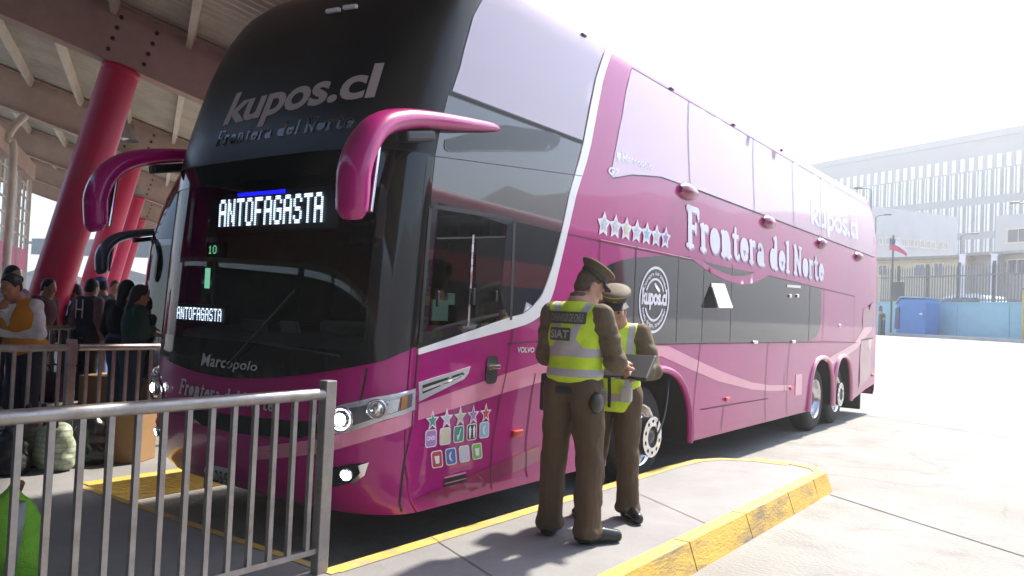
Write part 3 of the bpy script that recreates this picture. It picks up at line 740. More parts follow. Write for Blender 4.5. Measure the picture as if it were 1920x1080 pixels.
patch('engine_grille', [SP((1614, 638), (1636, 634), (1632, 704), (1610, 728))], PAINT_D, coach, .006, .2)
gr = line('grille_edge', SP((1614, 638), (1636, 634)), BLACKP, coach, .02, .008)
for (px, py) in ((1414, 642), (1486, 641)):
    MB().box(S(*sideuz(px, py), .012), (.03, .16, .04), bev=.008).build('hatch_catch', ALU, coach)
# opening vents in the lower windows, one hanging open
vw = MB(); a = S(*sideuz(1332, 531), .01); b = S(*sideuz(1357, 532), .01)
vw.add([a, b, b+np.array([.1, .03, -.27]), a+np.array([.1, .0, -.27])], [(0, 1, 2, 3)]); vw.add([v+np.array([-.012, 0, -.01]) for v in vw.v[:4]], [(3, 2, 1, 0)]); vw.build('vent_flap', mat('vent_glass', (.6, .6, .62), .08, ior=2.2), coach)
f_ = line('vent_frame', SP((1474, 536), (1500, 538)), CHROME, coach, .035, .012)
for px in (1480, 1494): MB().box(S(*sideuz(px, 555), .012), (.02, .1, .05), bev=.008).build('vent_catch', CHROME, coach)
for k, (px, py, sc) in enumerate(((1289, 360, 1), (1440, 417, 1), (1540, 457, 1), (1609, 482, 1))):
    c = S(*sideuz(px, py), 0); mb = MB()
    prof = [(.04, -.2), (.07, -.15), (.088, -.06), (.085, .05), (.06, .17), (.02, .25)]
    mb.lathe(prof, c, axis='Y', n=20); mb.lathe([(.02, .25), (0, .25)], c, axis='Y', n=20); mb.lathe([(.04, -.2), (.0, -.17)], c, axis='Y', n=20)
    o = mb.build('air_scoop', PAINT_D, coach)
for px, py in ((1105, 47), (1267, 148), (1380, 215), (1465, 270)):
    u_, z_ = uz(px, py+12); c = S(u_, min(z_, 4.15), .01); MB().box(c, (.03, .07, .025), bev=.008).build('roof_stud', STEELD, coach)
# wheel-arch lips
for (c, hw, top) in ARCH:
    p = archpts(c, hw, top, .36, 30); mb = MB()
    mb.tube([(1.302, a, b) for a, b in p], .038, 8, sx=1); mb.build('arch_lip', PAINT_L if c > 5 else PAINT, coach)
    n = len(p)
    for sg in (1, -1): MB().add([(sg*x, a, b) for x in (1.295, .55) for a, b in p], [(i, i+1, n+i+1, n+i) for i in range(n-1)], 0, True).build('wheel_arch', UNDER, coach)
ub = MB(); ub.box((0, 6.9, .62), (1.08, 12.6, .3)); ub.box((0, 1.6, .48), (2.4, 1.9, .14)); ub.box((0, 6.9, .5), (2.4, 3.6, .2)); ub.box((0, 12.2, .66), (2.3, 1.2, .3)); ub.build('chassis', UNDER, coach)
for sg in (1, -1):
    for (y, fr, hx, xx) in ((3.84, True, .14, 1.14), (9.66, False, .1, 1.2), (10.95, True, .1, 1.18)):
        wheel_o = bpy.data.objects.new('wheel', None); COL.objects.link(wheel_o); wheel_o.parent = coach
        wheel(wheel_o, sg*xx, y, fr, sg, hx, detail=(sg == 1))
MB().tube(spline([(1.2, 4.3, 1.1), (1.27, 4.16, .9), (1.3, 4.02, .66), (1.29, 3.9, .5)], 5), .009, 6).build('air_hose', STEELD, coach)
mb = MB(); mb.box((.9, 12.9, .3), (.5, .08, .42), bev=.02); mb.build('mud_flap', RUBBER, coach)
mirror_arm(coach, 1, PAINT); mirror_arm(coach, -1, PAINT)
# ------------------------------------------------------------------ ground, concourse, kerbs
PZ = .174
def sstep(a, b, x): t = np.clip((x-a)/(b-a), 0, 1); return t*t*(3-2*t)
def gz(x, y): return 1.25*sstep(14, 36, y)*sstep(-22, -12, x)
CONC = mat('yard_concrete', (.255, .245, .225), .8, var=.28, vs=1.6, bump=.6, bs=30, dirt=(.12, .113, .1), ds=.8, da=.6)
def concrete_cracks(m, scale, dark):
    nt = m.node_tree; b = nt.nodes['Principled BSDF']; src = b.inputs['Base Color'].links[0].from_socket
    tc = node(nt, 'ShaderNodeTexCoord'); nz = node(nt, 'ShaderNodeTexNoise'); nz.inputs['Scale'].default_value = 1.3; nz.inputs['Detail'].default_value = 6
    nt.links.new(tc.outputs['Object'], nz.inputs['Vector'])
    ad = node(nt, 'ShaderNodeMix', data_type='RGBA', blend_type='LINEAR_LIGHT'); ad.inputs[0].default_value = .35
    nt.links.new(tc.outputs['Object'], ad.inputs[6]); nt.links.new(nz.outputs['Color'], ad.inputs[7])
    v = node(nt, 'ShaderNodeTexVoronoi', feature='DISTANCE_TO_EDGE'); v.inputs['Scale'].default_value = scale; nt.links.new(ad.outputs[2], v.inputs['Vector'])
    mr = node(nt, 'ShaderNodeMapRange'); mr.inputs[1].default_value = .002; mr.inputs[2].default_value = .012; mr.inputs[3].default_value = dark; mr.inputs[4].default_value = 1
    nt.links.new(v.outputs['Distance'], mr.inputs[0])
    n2 = node(nt, 'ShaderNodeTexNoise'); n2.inputs['Scale'].default_value = .5; nt.links.new(tc.outputs['Object'], n2.inputs['Vector'])
    m2 = node(nt, 'ShaderNodeMapRange'); m2.inputs[1].default_value = .45; m2.inputs[2].default_value = .55; nt.links.new(n2.outputs[0], m2.inputs[0])
    mm = node(nt, 'ShaderNodeMix', data_type='FLOAT'); nt.links.new(m2.outputs[0], mm.inputs[0]); mm.inputs[2].default_value = 1; nt.links.new(mr.outputs[0], mm.inputs[3])
    sc = node(nt, 'ShaderNodeVectorMath', operation='SCALE'); nt.links.new(src, sc.inputs[0]); nt.links.new(mm.outputs[0], sc.inputs['Scale']); nt.links.new(sc.outputs[0], b.inputs['Base Color'])
concrete_cracks(CONC, .4, .8)
xs = np.unique(np.concatenate([np.linspace(-600, -40, 8), np.linspace(-40, 30, 36), np.linspace(30, 600, 8)]))
ys = np.unique(np.concatenate([np.linspace(-200, -10, 5), np.linspace(-10, 60, 36), np.linspace(60, 900, 9)]))
g = MB(); nx = len(xs); g.add([(x, y, gz(x, y)) for y in ys for x in xs], [(j*nx+i, j*nx+i+1, (j+1)*nx+i+1, (j+1)*nx+i) for j in range(len(ys)-1) for i in range(nx-1)], 0, True)
struct(g, 'ground', CONC)
TX, TY = -4.05, 2.26
BL, BR, BF = -1.55, 1.29, -.25
def tip(k):                                   # finger on the right of bay k
    x0, x1, yt = BR+TX*k, BL+TX*(k-1), 5.33+TY*k
    return [(x0, yt-1.1), (x0+.05, yt-.58), (x0+.2, yt-.27), (x0+.5, yt-.06), (x0+.86, yt), (x1-.1, yt-.09), (x1, yt-.25)]
polys = []
for k in range(-3, 11):
    x0, x1 = BR+TX*(k+1), BR+TX*k
    polys.append([(x0, -40), (x1, -40), (x1, BF+TY*k), (x0, BF+TY*k)])
    t_ = tip(k); polys.append([(t_[0][0], BF+TY*k-5), (t_[-1][0], BF+TY*k-5)]+list(reversed(t_)))
v, t = union2d(polys)
cnt = {}
for f in t:
    for i in range(len(f)):
        e = (f[i], f[(i+1) % len(f)]); cnt[e] = cnt.get(e, 0)+1
pm = MB(); pm.add([(a, b, PZ) for a, b in v]+[(a, b, -.02) for a, b in v], t); n = len(v)
pm.f += [(e[1], e[0], e[0]+n, e[1]+n) for e in cnt if (e[1], e[0]) not in cnt]; k = len(pm.f)-len(pm.m); pm.m += [0]*k; pm.sm += [False]*k
PAVE = mat('paving_concrete', (.228, .222, .22), .7, var=.14, vs=1.6, bump=.12, bs=50, dirt=(.15, .14, .135), ds=1.1, da=.4)
struct(pm, 'concourse_pavement', PAVE)
YEL = mat('worn_yellow_paint', (.62, .40, .07), .6, var=.16, vs=5, dirt=(.2, .16, .12), ds=2.6, da=.95, bump=.35, bs=40, vstretch=(1.2, .45, 1.6))
YELT = mat('yellow_line_paint', (.55, .36, .07), .65, var=.2, vs=5, dirt=(.25, .23, .2), ds=6, da=.9)
def strip(name, pts, wd, z, m):
    P = densify(pts, .4, False); L = []
    for i, p in enumerate(P):
        t_ = np.array(P[min(i+1, len(P)-1)])-np.array(P[max(i-1, 0)]); t_ /= np.linalg.norm(t_)+1e-9; n_ = np.array([t_[1], -t_[0]])
        L.append((np.array(p), np.array(p)+n_*wd))
    mb = MB(); mb.add([(q[0], q[1], z) for ab in L for q in ab], [(2*i, 2*i+1, 2*i+3, 2*i+2) for i in range(len(L)-1)])
    o = mb.build(name, m, fixn=False); o['kind'] = 'structure'; return o
for k in (0, 1):
    dx, dy = TX*k, TY*k
    # yellow edge on the bay side of the finger, along the bay head and on the far side
    kb = MB(); e = [(BR+dx, BF+dy)]+tip(k)
    for a, b in zip(e[:-1], e[1:]):
        pass
    strip('kerb_edge_line', [(BR+dx+.0, BF+dy)]+[(x, y) for x, y in tip(k)[:5]], .11, PZ+.004, YELT)
    strip('bay_edge_line', [(BL+dx, BF+dy-.0), (BR+dx+.1, BF+dy-.0)], .06, PZ+.0045, YELT)
    kb = MB(); x = BL+dx
    for i in range(5):
        ya = BF+dy+.02+i*1.02; kb.box((x+.012, ya+.5, PZ/2+.004), (.03, 1.0, PZ+.006), bev=.006); kb.box((x-.05, ya+.5, PZ+.001), (.1, 1.0, .012), bev=.004)
    struct(kb, 'far_kerb', YEL)
# big kerbstones on the right of the near finger
kb = MB(); xk = BL-TX
ed = [-2.4, -1.4, -.36, .7, 1.74, 2.8, 3.84, 4.62]
for a, b in zip(ed[:-1], ed[1:]):
    prof = [(xk-.015, PZ+.006), (xk+.1, PZ+.008), (xk+.165, .0), (xk-.015, -.0)]
    y0_, y1_ = a+.008, b-.008
    kb.add([(x, y, z) for y in (y0_, y1_) for x, z in prof], [(0, 1, 5, 4), (1, 2, 6, 5), (2, 3, 7, 6), (3, 0, 4, 7), (0, 3, 2, 1), (4, 5, 6, 7)])
tp = [(xk, 4.63), (xk, 5.08)]+list(reversed(tip(0)))[1:4]
P = []
for i, (a, b) in enumerate(tp):
    t_ = np.array(tp[min(i+1, len(tp)-1)])-np.array(tp[max(0, i-1)]); t_ /= np.linalg.norm(t_); n_ = np.array([t_[1], -t_[0]])
    P.append([(a-n_[0]*.015, b-n_[1]*.015, PZ+.006), (a+n_[0]*.1, b+n_[1]*.1, PZ+.008), (a+n_[0]*.16, b+n_[1]*.16, 0)])
for i in range(len(P)-1):
    kb.add(P[i]+P[i+1], [(0, 1, 4, 3), (1, 2, 5, 4)])
kbs = struct(kb, 'kerb', YEL, fixn=True)
bm_ = MB()
for (a, b) in (((2.9, 5.2), (60, -4)), ((2.75, 3.9), (30, 6.5))): pass
SEAM = mat('dark_joint', (.12, .115, .11), .9, var=.3, vs=8)
strip('ground_joint', [(2.68, 4.95), (3.6, 4.35), (12, -1.0)], .022, .004, SEAM)
strip('ground_joint', [(-6, 16.2), (1, 12.9), (5, 11.0), (16, 5.8)], .02, .004+.0, SEAM)
strip('pavement_joint', [(1.3, 3.05), (2.5, 2.3)], .008, PZ+.004, SEAM)
strip('pavement_joint', [(1.3, .62), (2.5, .1)], .008, PZ+.004, SEAM)

# ------------------------------------------------------------------ terminal canopy
AX = np.array([-.873, .487, 0]); OX = np.array([.487, .873, 0]); ZX = np.array([0, 0, 1.0])
SL = R(17); BD = OX*math.cos(SL)-ZX*math.sin(SL); PN = OX*math.sin(SL)+ZX*math.cos(SL)
T1 = at(228, 128, 13.0); STEP = 9.28
BROWN = mat('beam_paint', (.54, .38, .3), .65, var=.15, vs=1.5, dirt=(.4, .27, .21), ds=1.2, da=.5)
CREAM = mat('cream_paint', (.75, .66, .54), .6, var=.12, vs=3)
SHEET = mat('roof_sheet_metal', (.6, .54, .44), .6, var=.2, vs=.8, dirt=(.44, .39, .32), ds=1.5, da=.6)
REDP = mat('pillar_red_paint', (.6, .018, .075), .38, var=.1, vs=2, bump=.05, bs=20, dirt=(.3, .12, .12), ds=3, da=.3)
OI, OO, AN, AF = -9.0, 3.0, -37.0, 50.0
canopy = thing('terminal_canopy', 'sloping brown steel canopy with corrugated roof over the passenger concourse', 'canopy', (0, 0, 0))
def cp(a, o, h): return T1+AX*a+BD*o+PN*h
BH = .95
for k in range(-4, 5):
    a = STEP*k; mb = MB()
    mb.bar(cp(a, OI, BH/2), cp(a, OO, BH/2), .05, BH-.05, up=PN); mb.bar(cp(a, OI, .012), cp(a, OO, .012), .34, .024, up=PN); mb.bar(cp(a, OI, BH), cp(a, OO, BH), .34, .024, up=PN)
    b = mb.build('beam', BROWN, canopy)
    if -1 < k < 4:
        for q in (-.28, .28):
            for j in range(4):
                c = cp(a, q, .2+j*.19)-AX*.03; M = Matrix((Vector(AX), Vector(BD), Vector(PN))).transposed()
                MB().lathe([(.001, -.03), (.035, -.03), (.035, 0)], c, n=6, M=M, smooth=False).build('bolt', mat('bolt_steel', (.05, .035, .03), .6), b)
for k in range(-4, 4):
    for i in range(9):
        o = 2.0-i*1.2
        MB().bar(cp(STEP*k+.05, o, BH-.1), cp(STEP*(k+1)-.05, o, BH-.1), .09, .2, up=PN).build('purlin', CREAM, canopy)
rs = MB(); V = []; aa = np.arange(AN, 4*STEP+2, .06)
for i, a in enumerate(aa):
    h = BH+.03+(.045 if (i//2) % 2 == 0 else 0)
    V += [cp(a, OI, h), cp(a, OO+.35, h)]
rs.add(V, [(2*i, 2*i+1, 2*i+3, 2*i+2) for i in range(len(aa)-1)]); V2 = [v+PN*.02 for v in V]
rs.add(V2, [(2*i+2, 2*i+3, 2*i+1, 2*i) for i in range(len(aa)-1)]); rs.build('roof_sheet', SHEET, canopy)
def pillar(k, lab):
    top = cp(STEP*k, 0, -.0); PP = OX*math.sin(R(12.5))+ZX*math.cos(R(12.5)); L = (top[2]-PZ)/PP[2]; base = top-PP*L
    p = thing('pillar', lab, 'pillar', base, 0, 'slanted red pillars of the canopy')
    M = Vector((0, 0, 1)).rotation_difference(Vector(PP)).to_matrix()
    MB().lathe([(.295, -.15), (.295, L*.33), (.3, L*.335), (.3, L*.34), (.295, L*.345), (.288, L-.12)], (0, 0, 0), 'Z', 40, M=M).build('shaft', REDP, p)
    MB().lathe([(.001, L-.121), (.292, L-.12), (.292, L-.0), (.001, L)], (0, 0, 0), 'Z', 40, M=M).build('cap_plate', REDP, p)
    bx = MB(); bx.lathe([(.42, 0), (.42, .025), (.3, .03)], (0, 0, 0), 'Z', 32); bx.build('base_plate', STEELD, p)
for k, lab in enumerate(('nearest slanted red pillar, wide and rising to the bolted beam', 'second slanted red pillar, behind the magenta mirror of the coach', 'third slanted red pillar, beyond the dark mirror', 'farthest slanted red pillar, thin and close to the third one')): pillar(k, lab)
for n_, (px, py, d, lab) in enumerate(((232, 244, 20, 'grey bell lamp hanging beside the nearest red pillar'), (246, 350, 27, 'small grey bell lamp hanging beside the second red pillar'))):
    c = at(px, py, d); l = thing('bell_lamp', lab, 'lamp', c, 0, 'bell lamps under the canopy')
    MB().lathe([(.36, -.25), (.34, -.1), (.2, .12), (.09, .2), (.07, .3), (0, .31)], (0, 0, 0), 'Z', 28).build('shade', mat('lamp_grey', (.3, .29, .27), .5), l)
    MB().tube([(0, 0, .3), (0, 0, 1.0)], .015, 6).build('cord', BLACKP, l)
    MB().lathe([(.12, -.1), (.13, -.2), (0, -.26)], (0, 0, 0), 'Z', 16).build('bulb', DECALW, l)

# gallery wall on the left
gw = thing('gallery_wall', 'open glazed gallery wall with cream posts and pink band at far left', 'wall')
GB = cp(0, 0, 0)-OX*2.6; GB[2] = PZ
def gp(a, z, o=0): p = GB+AX*a+OX*o; p[2] = PZ+z; return p
PINKB = mat('pink_band_paint', (.6, .1, .24), .5, var=.1)
for i in range(6):
    a = 1.9+i*1.9; MB().bar(gp(a, 0), gp(a, 5.0), .1, .1).build('post', CREAM, gw)
    if i < 5:
        MB().bar(gp(a+.95, .0), gp(a+.95, 4.4), .05, .05).build('mullion', CREAM, gw)
        for z in (2.95, 3.3, 3.65, 4.0, 4.35): MB().bar(gp(a+.06, z), gp(a+1.84, z), .03, .05).build('glazing_bar', CREAM, gw)
        MB().bar(gp(a+.06, 1.0), gp(a+1.84, 1.0), .04, .06).build('rail', CREAM, gw)
MB().bar(gp(1.8, 2.32), gp(11.6, 2.32), .06, .55).build('pink_band', PINKB, gw)
MB().bar(gp(1.8, 4.8), gp(11.6, 4.8), .2, .45).build('top_beam', BROWN, gw)
q_ = at(9, 545, 15.5); r_ = at(12, 262, 15.5)
pipe = MB().tube(spline([(q_[0], q_[1], PZ), (q_[0], q_[1], 2), (q_[0], q_[1], r_[2]-.25), tuple(r_+np.array([.02, .02, .0])), tuple(at(24, 240, 15.6)), tuple(at(48, 216, 15.8))], 6), .075, 12)
tag(pipe.build('downpipe', CREAM), 'cream downpipe bending under the canopy at the far left edge', 'pipe')
fc = thing('far_shelter', 'long grey corrugated shelter roof far beyond the red pillars', 'shelter')
A, B = at(60, 462, 62), at(430, 470, 52); n_ = Vector((B-A)).normalized()
mb = MB(); N = 90
for i in range(N):
    p, q = A+(B-A)*i/N, A+(B-A)*(i+1)/N; mb.bar(p, q-(q-p)*.25, .1, 1.25)
mb.bar(A-np.array([0, 0, .0]), B, .06, 1.2); mb.build('fascia', mat('shelter_grey', (.34, .35, .35), .6, var=.1), fc)
MB().box((A+B)/2+np.array([-2.5, 2.5, .5]), (np.linalg.norm(B-A), 5, .15), rz=math.atan2((B-A)[1], (B-A)[0])).build('roof', mat('shelter_roof', (.3, .3, .3), .6), fc)
for i in range(7):
    p = A+(B-A)*(i+.5)/7; MB().bar((p[0], p[1], 0), (p[0], p[1], p[2]-.5), .14, .14).build('post', STEELD, fc)

# ------------------------------------------------------------------ railings
GALV = mat('galvanised_steel', (.34, .32, .31), .42, .7, var=.15, vs=9, dirt=(.2, .15, .13), ds=7, da=.5, rv=.12)
def railing(lab, x, y1, ya, panels=1, n=13):
    r_ = thing('railing', lab, 'railing', (x, y1, PZ), 0, 'steel queue railings of the bays')
    H = 1.045; pitch = .124; Lp = 13.5*pitch
    for p_ in range(panels):
        o = -p_*(Lp+.06)
        MB().box((0, o, H/2+.01), (.066, .075, H+.03), bev=.006).build('post', GALV, r_)
        MB().tube([(0, o-.03, H-.05), (0, o-Lp, H-.05)], .032, 14).build('handrail', GALV, r_)
        MB().bar((0, o-.03, .13), (0, o-Lp, .13), .03, .03).build('bottom_rail', GALV, r_)
        for k in range(n): MB().bar((0, o-.1-k*pitch, .145), (0, o-.1-k*pitch, H-.078), .026, .026).build('bar', GALV, r_)
    MB().box((0, -panels*(Lp+.06)+.0, H/2+.01), (.06, .06, H+.03), bev=.006).build('post', GALV, r_)
    return r_
railing('steel railing with square bars in the foreground, its end post near the headlight', 1.31, -.33, 0, 2)
railing('shaded steel railing behind the coach, in front of the waiting crowd', 1.31+TX, -.33+TY-.05, 0, 3)
railing('farthest short steel railing, beyond the crowd', 1.31+2*TX, -.33+2*TY, 0, 2)

# ------------------------------------------------------------------ neighbouring coach in the next bay
NAVY = mat('dark_blue_paint', (.012, .014, .022), .25, coat=1)
co2 = thing('coach', 'dark coach in the next bay, only its mirror and edge showing', 'bus', (-4.62, 2.35, 0))
co2.scale = (1, 1, .9)
coach_shell(co2, NAVY, False)
patch('windscreen', [rrect(0, 1.95, 2*LF-.1, 1.3, .15, 5)], BLACKG, co2, .005, .12)
patch('upper_windscreen', [rrect(0, 3.25, 2*LF-.1, 1.1, .15, 5)], BLACKG, co2, .005, .12)
patch('upper_window_band', [[(LF+.2, 2.9), (LF+12, 2.9), (LF+12, 3.8), (LF+.4, 3.8)]], SIDEG, co2, .004, .2)
sg3 = MB().box((.35, .02, 1.62), (1.0, .04, .13)).build('dash_sign', BLACKP, co2)
lettering('led_lettering', dotmatrix('NOGAS', 7), ((-.1, 1.58), (.8, 1.58), (.8, 1.66), (-.1, 1.66)), LEDG, co2, .004, fn=FL(-.09))
m2 = mirror_arm(co2, 1, NAVY); m2 = mirror_arm(co2, -1, mat('slate_blue_plastic', (.05, .07, .11), .3, coat=.5))
for sg in (1, -1):
    for (y, fr) in ((3.84, True), (9.66, False), (10.95, True)):
        wo = bpy.data.objects.new('wheel', None); COL.objects.link(wo); wo.parent = co2; wheel(wo, sg*1.16, y, fr, sg, .1, detail=False)
MB().box((0, 6.9, .62), (1.08, 12.6, .3)).build('chassis', UNDER, co2)

# terminal building that closes the concourse behind the queue (mirrored in the coach glass)
tb = thing('terminal_building', 'terminal hall closing the concourse behind the queues, its red band mirrored in the windscreen', 'building')
def tp_(a, z, o=0): p = T1+AX*a+OX*(OI*.93+o); p[2] = PZ+z; return p
TW = mat('terminal_wall', (.1, .095, .09), .8, var=.1); TR = mat('terminal_red_band', (.33, .03, .03), .6)
MB().bar(tp_(-40, 5.6), tp_(2.5, 5.6), .3, 3.4).build('upper_wall', TW, tb)
MB().bar(tp_(-40, 3.45, .05), tp_(2.5, 3.45, .05), .3, .9).build('red_band', TR, tb)
MB().bar(tp_(-40, 2.93, .1), tp_(2.5, 2.93, .1), .3, .1).build('white_rail', CREAM, tb)
MB().bar(tp_(-40, 1.45, -1.5), tp_(2.5, 1.45, -1.5), .2, 2.9).build('shop_front', mat('shop_dark', (.035, .035, .04), .4), tb)
for i in range(11): MB().bar(tp_(-39+i*4, 0, -.05), tp_(-39+i*4, 2.9, -.05), .4, .4).build('column', TW, tb)

# hills round the yard side and a red coach parked there, both mirrored in the coach glass
hm = MB(); rg = np.random.RandomState(3); az = np.radians(np.arange(1, 178, 2.0)); V = []
hh = 62+10*np.sin(az*5)+7*np.sin(az*11+1)+3*rg.normal(size=len(az))
for a_, h_ in zip(az, hh): V += [(330*math.sin(a_), 330*math.cos(a_), -2), (370*math.sin(a_), 370*math.cos(a_), max(8, h_)*.62), (430*math.sin(a_), 430*math.cos(a_), max(10, h_))]
hm.add(V, [f_ for i in range(len(az)-1) for f_ in ((3*i, 3*i+3, 3*i+4, 3*i+1), (3*i+1, 3*i+4, 3*i+5, 3*i+2))], 0, True)
struct(hm, 'hills', mat('bare_hill', (.2, .17, .17), .95, var=.2, vs=.02), fixn=True)
RC = mat('red_coach_paint', (.4, .02, .03), .3, coat=1)
co3 = thing('coach', 'red coach with white skirt parked across the yard, mirrored in the cab window', 'bus', (9.6, 5.2, 0), R(-6))
coach_shell(co3, RC, False)
patch('upper_window_band', [[(-LF-12, 2.85), (-LF-.2, 2.85), (-LF-.4, 3.8), (-LF-12, 3.8)]], SIDEG, co3, .004, .2)
patch('lower_window_band', [[(-LF-11, 1.5), (-LF-.3, 1.5), (-LF-.3, 2.25), (-LF-11, 2.25)]], LOWG, co3, .004, .2)
patch('white_stripe', [[(-LF-12.5, 1.25), (-LF-.1, 1.25), (-LF-.1, 1.42), (-LF-12.5, 1.42)]], WHITE, co3, .004, .2)
patch('windscreen', [rrect(0, 1.95, 2*LF-.1, 1.3, .15, 5)], BLACKG, co3, .005, .12)
patch('upper_windscreen', [rrect(0, 3.25, 2*LF-.1, 1.1, .15, 5)], BLACKG, co3, .005, .12)
for sg in (1, -1):
    for (y, fr) in ((3.84, True), (9.66, False), (10.95, True)):
        wo = bpy.data.objects.new('wheel', None); COL.objects.link(wo); wo.parent = co3; wheel(wo, sg*1.16, y, fr, sg, .1, detail=False)
MB().box((0, 6.9, .62), (1.08, 12.6, .3)).build('chassis', UNDER, co3)
# ------------------------------------------------------------------ beyond the yard, right
def base(px, depth, py=618):
    p = at(px, py, depth); p[2] = gz(p[0], p[1]); return p
def htop(px, py, depth): return at(px, py, depth)[2]
def wallframe(A, B):
    A = np.array(A, float); B = np.array(B, float); d = B-A; d[2] = 0; L = np.linalg.norm(d); d /= L; n = np.array([d[1], -d[0], 0])
    return A, d, n, L
HB = mat('sky_blue_wall_paint', (.28, .52, .62), .7, var=.08, vs=1.2, dirt=(.4, .5, .5), ds=2, da=.3)
PALG = mat('palisade_grey', (.2, .21, .22), .5, .4, var=.15)
A0, B0 = base(1636, 44), base(2010, 33)
A_, d_, n_, L_ = wallframe(A0, B0); ht = 1.72
bw = thing('boundary_wall', 'long low sky blue wall across the far side of the yard', 'wall', A0)
def wl(s, z, o=0): return d_*s+n_*o+np.array([0, 0, z])
npn = 4
for i in range(npn):
    s0, s1 = L_*i/npn+.02, L_*(i+1)/npn-.02; ra, rb = [gz(*(A0+d_*s)[:2])-A0[2] for s in (s0, s1)]
    MB().bar(wl(s0, ra+ht/2), wl(s1, rb+ht/2), .16, ht).build('panel', HB, bw)
    MB().bar(wl(s0, ra+ht+.03), wl(s1, rb+ht+.03), .22, .06).build('coping', HB, bw)
kb = MB(); kb.bar(A0+wl(0, .02, 1.5), B0+n_*1.5+np.array([0, 0, .02]), .5, .26); struct(kb, 'far_kerb', mat('pale_kerb', (.45, .44, .42), .8, var=.15))
kb = MB(); kb.bar(A0+wl(.2, .05, 1.9), A0+wl(2.2, .05, 1.9), .3, .26); struct(kb, 'yellow_kerb', YEL)
pf = thing('palisade_fence', 'tall pale palisade fence of pointed pickets standing behind the blue wall', 'fence', A0-n_*.5)
mb = MB()
for i in range(int(L_/.17)):
    s = i*.17; r_ = gz(*(A0+d_*s)[:2])-A0[2]; z1 = 3.55+.02*math.sin(i*7.3)
    M = Matrix((Vector(d_), Vector(n_), Vector((0, 0, 1)))).transposed()
    mb.box(wl(s, r_+(z1+.6)/2), (.07, .02, z1-.6), M=M)
    mb.add([wl(s-.035, r_+z1), wl(s+.035, r_+z1), wl(s, r_+z1+.16)], [(0, 1, 2)])
mb.build('picket_panel', PALG, pf)
for z in (1.9, 3.1):
    mb = MB(); mb.bar(wl(0, z+gz(*A0[:2])-A0[2], .03), wl(L_, z+gz(*B0[:2])-A0[2], .03), .05, .07); mb.build('rail', PALG, pf)
for i in range(6):
    s = 1.2+i*(L_-1.5)/5; MB().bar(wl(s, .2, -.05), wl(s, 3.75+gz(*(A0+d_*s)[:2])-A0[2], -.05), .13, .13).build('post', STEELD, pf)
# blue tank
tk = thing('tank', 'big bright blue chamfered tank standing against the sky blue wall', 'tank', base(1720, 39.5), math.atan2(d_[1], d_[0]))
tk.scale = (.84, .84, .9)
BLUE = mat('bright_blue_plastic', (.04, .2, .5), .45, var=.1, vs=2)
mb = MB(); pr = [(-1.0, 0), (1.08, 0), (1.12, .5), (1.1, 1.85), (1.0, 2.08), (-.75, 2.12), (-1.12, 1.75), (-1.16, .5)]
mb.prism(pr, -.6, .6, fn=lambda x, y, z: (x, z, y)); tb_ = mb.build('body', BLUE, tk, fixn=True); bv = tb_.modifiers.new('bevel', 'BEVEL'); bv.width = .16; bv.segments = 4
mb = MB(); mb.prism([(-1.16, 1.78), (-.78, 2.16), (1.0, 2.12), (1.0, 2.17), (-.78, 2.21), (-1.2, 1.8)], -.62, .62, fn=lambda x, y, z: (x, z, y)); mb.build('lid', mat('pale_blue_plastic', (.35, .55, .68), .4), tk, fixn=True)
MB().box((.9, -.63, 1.25), (.2, .05, .1), bev=.01).build('handle', DECALW, tk)
mb = MB(); mb.prism([(-1.1, .4), (-.75, .4), (-.75, 1.6), (-1.05, 1.55)], -.66, -.61, fn=lambda x, y, z: (x, z, y)); mb.build('side_panel', mat('dark_blue_panel', (.03, .07, .16), .5), tk, fixn=True)
mb = MB()
for px, h in ((1650, 1.5), (1656, 1.1)):
    b = base(px, 40); q = MB(); q.lathe([(.09, 0), (.09, h-.1), (.06, h), (0, h)], (0, 0, 0), 'Z', 14)
    t_ = thing('bollard', 'dark post taller and nearest the coach, by the blue wall' if h > 1.2 else 'short dark post right of the taller one, by the blue wall', 'bollard', b, 0, 'posts by the blue wall'); q.build('shaft', STEELD, t_); MB().lathe([(.1, h*.7), (.1, h*.8)], (0, 0, 0), 'Z', 14).build('band', YELT, t_)
yp = thing('post', 'yellow square post at the right edge of the blue wall', 'post', base(1919, 34.5)); MB().box((.08, 0, 1.15), (.26, .26, 2.3), bev=.02).build('shaft', mat('yellow_post_paint', (.62, .45, .05), .5, var=.1), yp); MB().box((.08, 0, 2.33), (.3, .3, .06), bev=.01).build('cap', STEELD, yp)
